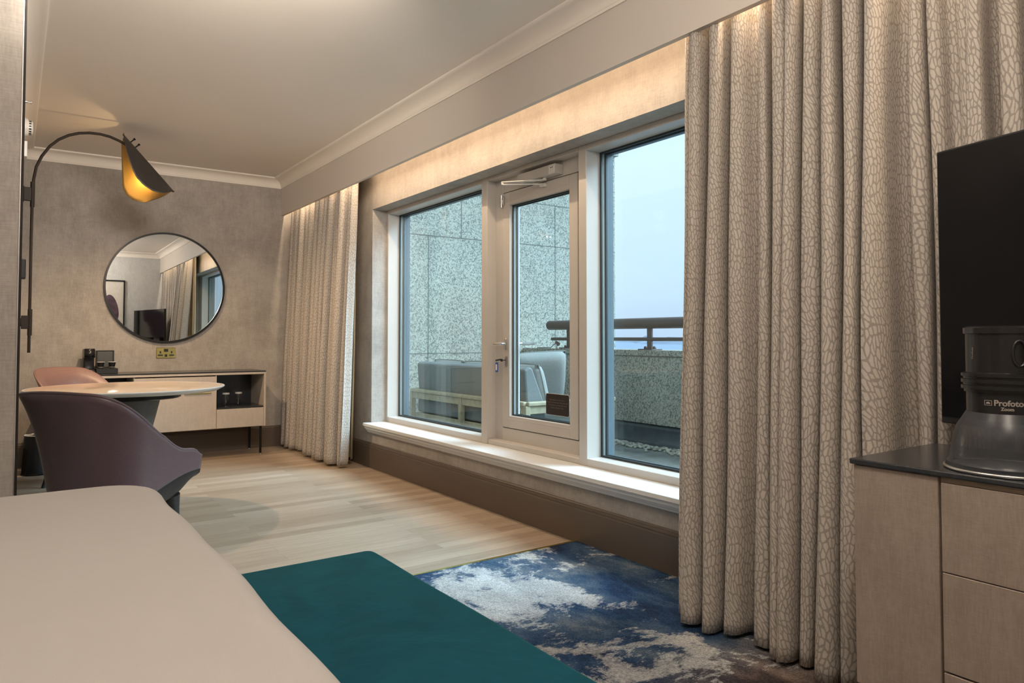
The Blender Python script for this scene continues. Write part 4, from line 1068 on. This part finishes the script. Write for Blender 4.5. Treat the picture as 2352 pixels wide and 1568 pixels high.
def light(name, kind, loc, energy, col, size=.1, rot=(0, 0, 0), sy=None, spot=None, blend=.5, spread=None):
    l = bpy.data.lights.new(name, kind); l.energy = energy; l.color = col
    if kind == 'AREA':
        l.size = size
        if sy: l.shape = 'RECTANGLE'; l.size_y = sy
        if spread: l.spread = spread
    else: l.shadow_soft_size = size
    if spot: l.spot_size = spot; l.spot_blend = blend
    o = bpy.data.objects.new(name, l); C.objects.link(o); o.location = loc; o.rotation_euler = rot; return o
WARM = (1, .72, .47)
# LED strip hidden in the pelmet
led = plain('led_strip', (1, .9, .8), .5, emit=(1, .72, .45), es=1.0)
struct(B().box(2.194, 2.204, YB+.05, YF-.05, 2.42, 2.43).build('trim_17', led))
light('pelmet_led', 'AREA', (2.210, (YB+YF)/2, 2.40), 46, (1, .76, .52), .012, (0, R(24), 0), YF-YB-.1)
# bulb of the wall lamp
light('wall_lamp_bulb', 'SPOT', (.80, YL, 2.085), 66, (1, .70, .42), .006, (0, R(-6), 0), spot=R(172), blend=.9)
light('wall_lamp_glow', 'POINT', (.775, YL, 2.192), 2.0, (1, .68, .32), .02)
light('bedside_fill', 'POINT', (-2.25, .02, .93), 26, (1, .84, .68), .08)  # fill light inside the added bedside lamps
light('bedside_fill', 'POINT', (-2.25, 2.72, .93), 12, (1, .84, .68), .08)
# unseen flush ceiling lights, added as fill for the bedroom part
for i, (x, y, en) in enumerate(((-.9, .5, 5), (-.9, 1.9, 5), (.7, .25, 30), (.9, 1.35, 14))):
    e = B(); e.lathe([(.16, .02), (.16, .0), (.14, -.022), (.09, -.042), (0, -.05)], (0, 0, 0), 32); o = e.build('ceiling_fill_light', plain('diffuser', (1, .95, .9), .5, emit=(1, .84, .66), es=2.0), None, True)
    o.location = (x, y, ZC-.021)
    tag(o, ('added round flush fill light above the pillows on the camera side', 'added round flush fill light above the bed near the partition', 'added round flush fill light near the back wall picture', 'added round flush fill light above the bench')[i], 'ceiling light', 'added flush fill lights in the bedroom')
    light('ceiling_fill', 'POINT', (x, y, ZC-.20), en, (1, .88, .76), .12)
# unseen ceiling spots, added to brighten the far wall and sitting area
for i, (x, en, tx_, tz_) in enumerate(((.16, 68, .8, 1.9), (.57, 68, 1.1, 2.0), (.98, 68, 1.7, 2.1))):
    e = B(); e.lathe([(0, -.09), (.045, -.09), (.045, 0), (0, 0)], (0, 0, 0), 24); e.lathe([(.06, 0), (.06, .004), (0, .004)], (0, 0, 0), 24)
    o = e.build('fill_spotlight', M['clips'], None, True); o.location = (x, 2.30, ZC-.005)
    tag(o, 'added white ceiling fill spotlight '+('nearest the partition', 'in the middle of the row of three', 'nearest the window')[i], 'spotlight', 'added fill spotlights between bedroom and sitting area')
    d_ = Vector((tx_, YF, tz_))-Vector((x, 2.36, ZC-.12)); l = light('spot_fill', 'SPOT', (x, 2.38, ZC-.12), en, (1, .88, .75), .20, d_.to_track_quat('-Z', 'Y').to_euler(), spot=R(95), blend=1)
# overcast daylight
w = bpy.data.worlds.new('sky'); bpy.context.scene.world = w; w.use_nodes = True; nt = w.node_tree; nt.nodes.clear()
out = nt.nodes.new('ShaderNodeOutputWorld'); bg = nt.nodes.new('ShaderNodeBackground'); L(nt, bg.outputs[0], out.inputs[0])
tc = nt.nodes.new('ShaderNodeTexCoord'); sx = nt.nodes.new('ShaderNodeSeparateXYZ'); L(nt, tc.outputs['Generated'], sx.inputs[0])
mp = nt.nodes.new('ShaderNodeMapping'); mp.inputs['Scale'].default_value = (1, 1, 4); L(nt, tc.outputs['Generated'], mp.inputs[0])
nz = noise(nt, mp.outputs[0], 1.6, 4, .5)
ad = nt.nodes.new('ShaderNodeMath'); ad.operation = 'MULTIPLY_ADD'; L(nt, nz.outputs['Fac'], ad.inputs[0]); ad.inputs[1].default_value = .22; L(nt, sx.outputs['Z'], ad.inputs[2])
r = ramp(nt, ad.outputs[0], [(.0, (.50, .60, .80)), (.10, (.53, .66, .85)), (.20, (.62, .78, .92)), (.36, (.74, .90, .99)), (1, (.60, .76, .95))])
L(nt, r.outputs[0], bg.inputs['Color']); bg.inputs['Strength'].default_value = 1.0
d_ = Vector((-.64, .40, -.66)); light('sun_through_cloud', 'SUN', (6, -3, 6), 8.0, (.62, .84, 1.0), .1, d_.to_track_quat('-Z', 'Y').to_euler()).data.angle = R(42)

# ------------------------------------------------------------------ camera
cam = bpy.data.cameras.new('camera'); co = bpy.data.objects.new('camera', cam); C.objects.link(co)
F = 1646.0; TH = R(1.84); YW = R(35)
cam.sensor_width = 36; cam.lens = F/2352*36; cam.shift_y = (722-784)/2352; cam.clip_start = .02; cam.clip_end = 9000
f_ = Vector((math.sin(YW)*math.cos(TH), math.cos(YW)*math.cos(TH), math.sin(TH)))
r_ = Vector((math.cos(YW), -math.sin(YW), 0)); u_ = r_.cross(f_)
mt = Matrix((r_, u_, -f_)).transposed().to_4x4(); mt.translation = Vector((0, 0, 1.05)); co.matrix_world = mt
bpy.context.scene.camera = co
sc = bpy.context.scene
sc.view_settings.view_transform = 'Standard'; sc.view_settings.look = 'None'; sc.view_settings.exposure = .36; sc.view_settings.gamma = 1
sc.view_settings.use_curve_mapping = False
try:
    sc.cycles.use_denoising = True; sc.cycles.max_bounces = 10; sc.cycles.transparent_max_bounces = 16; sc.cycles.sample_clamp_indirect = 6
except Exception: pass
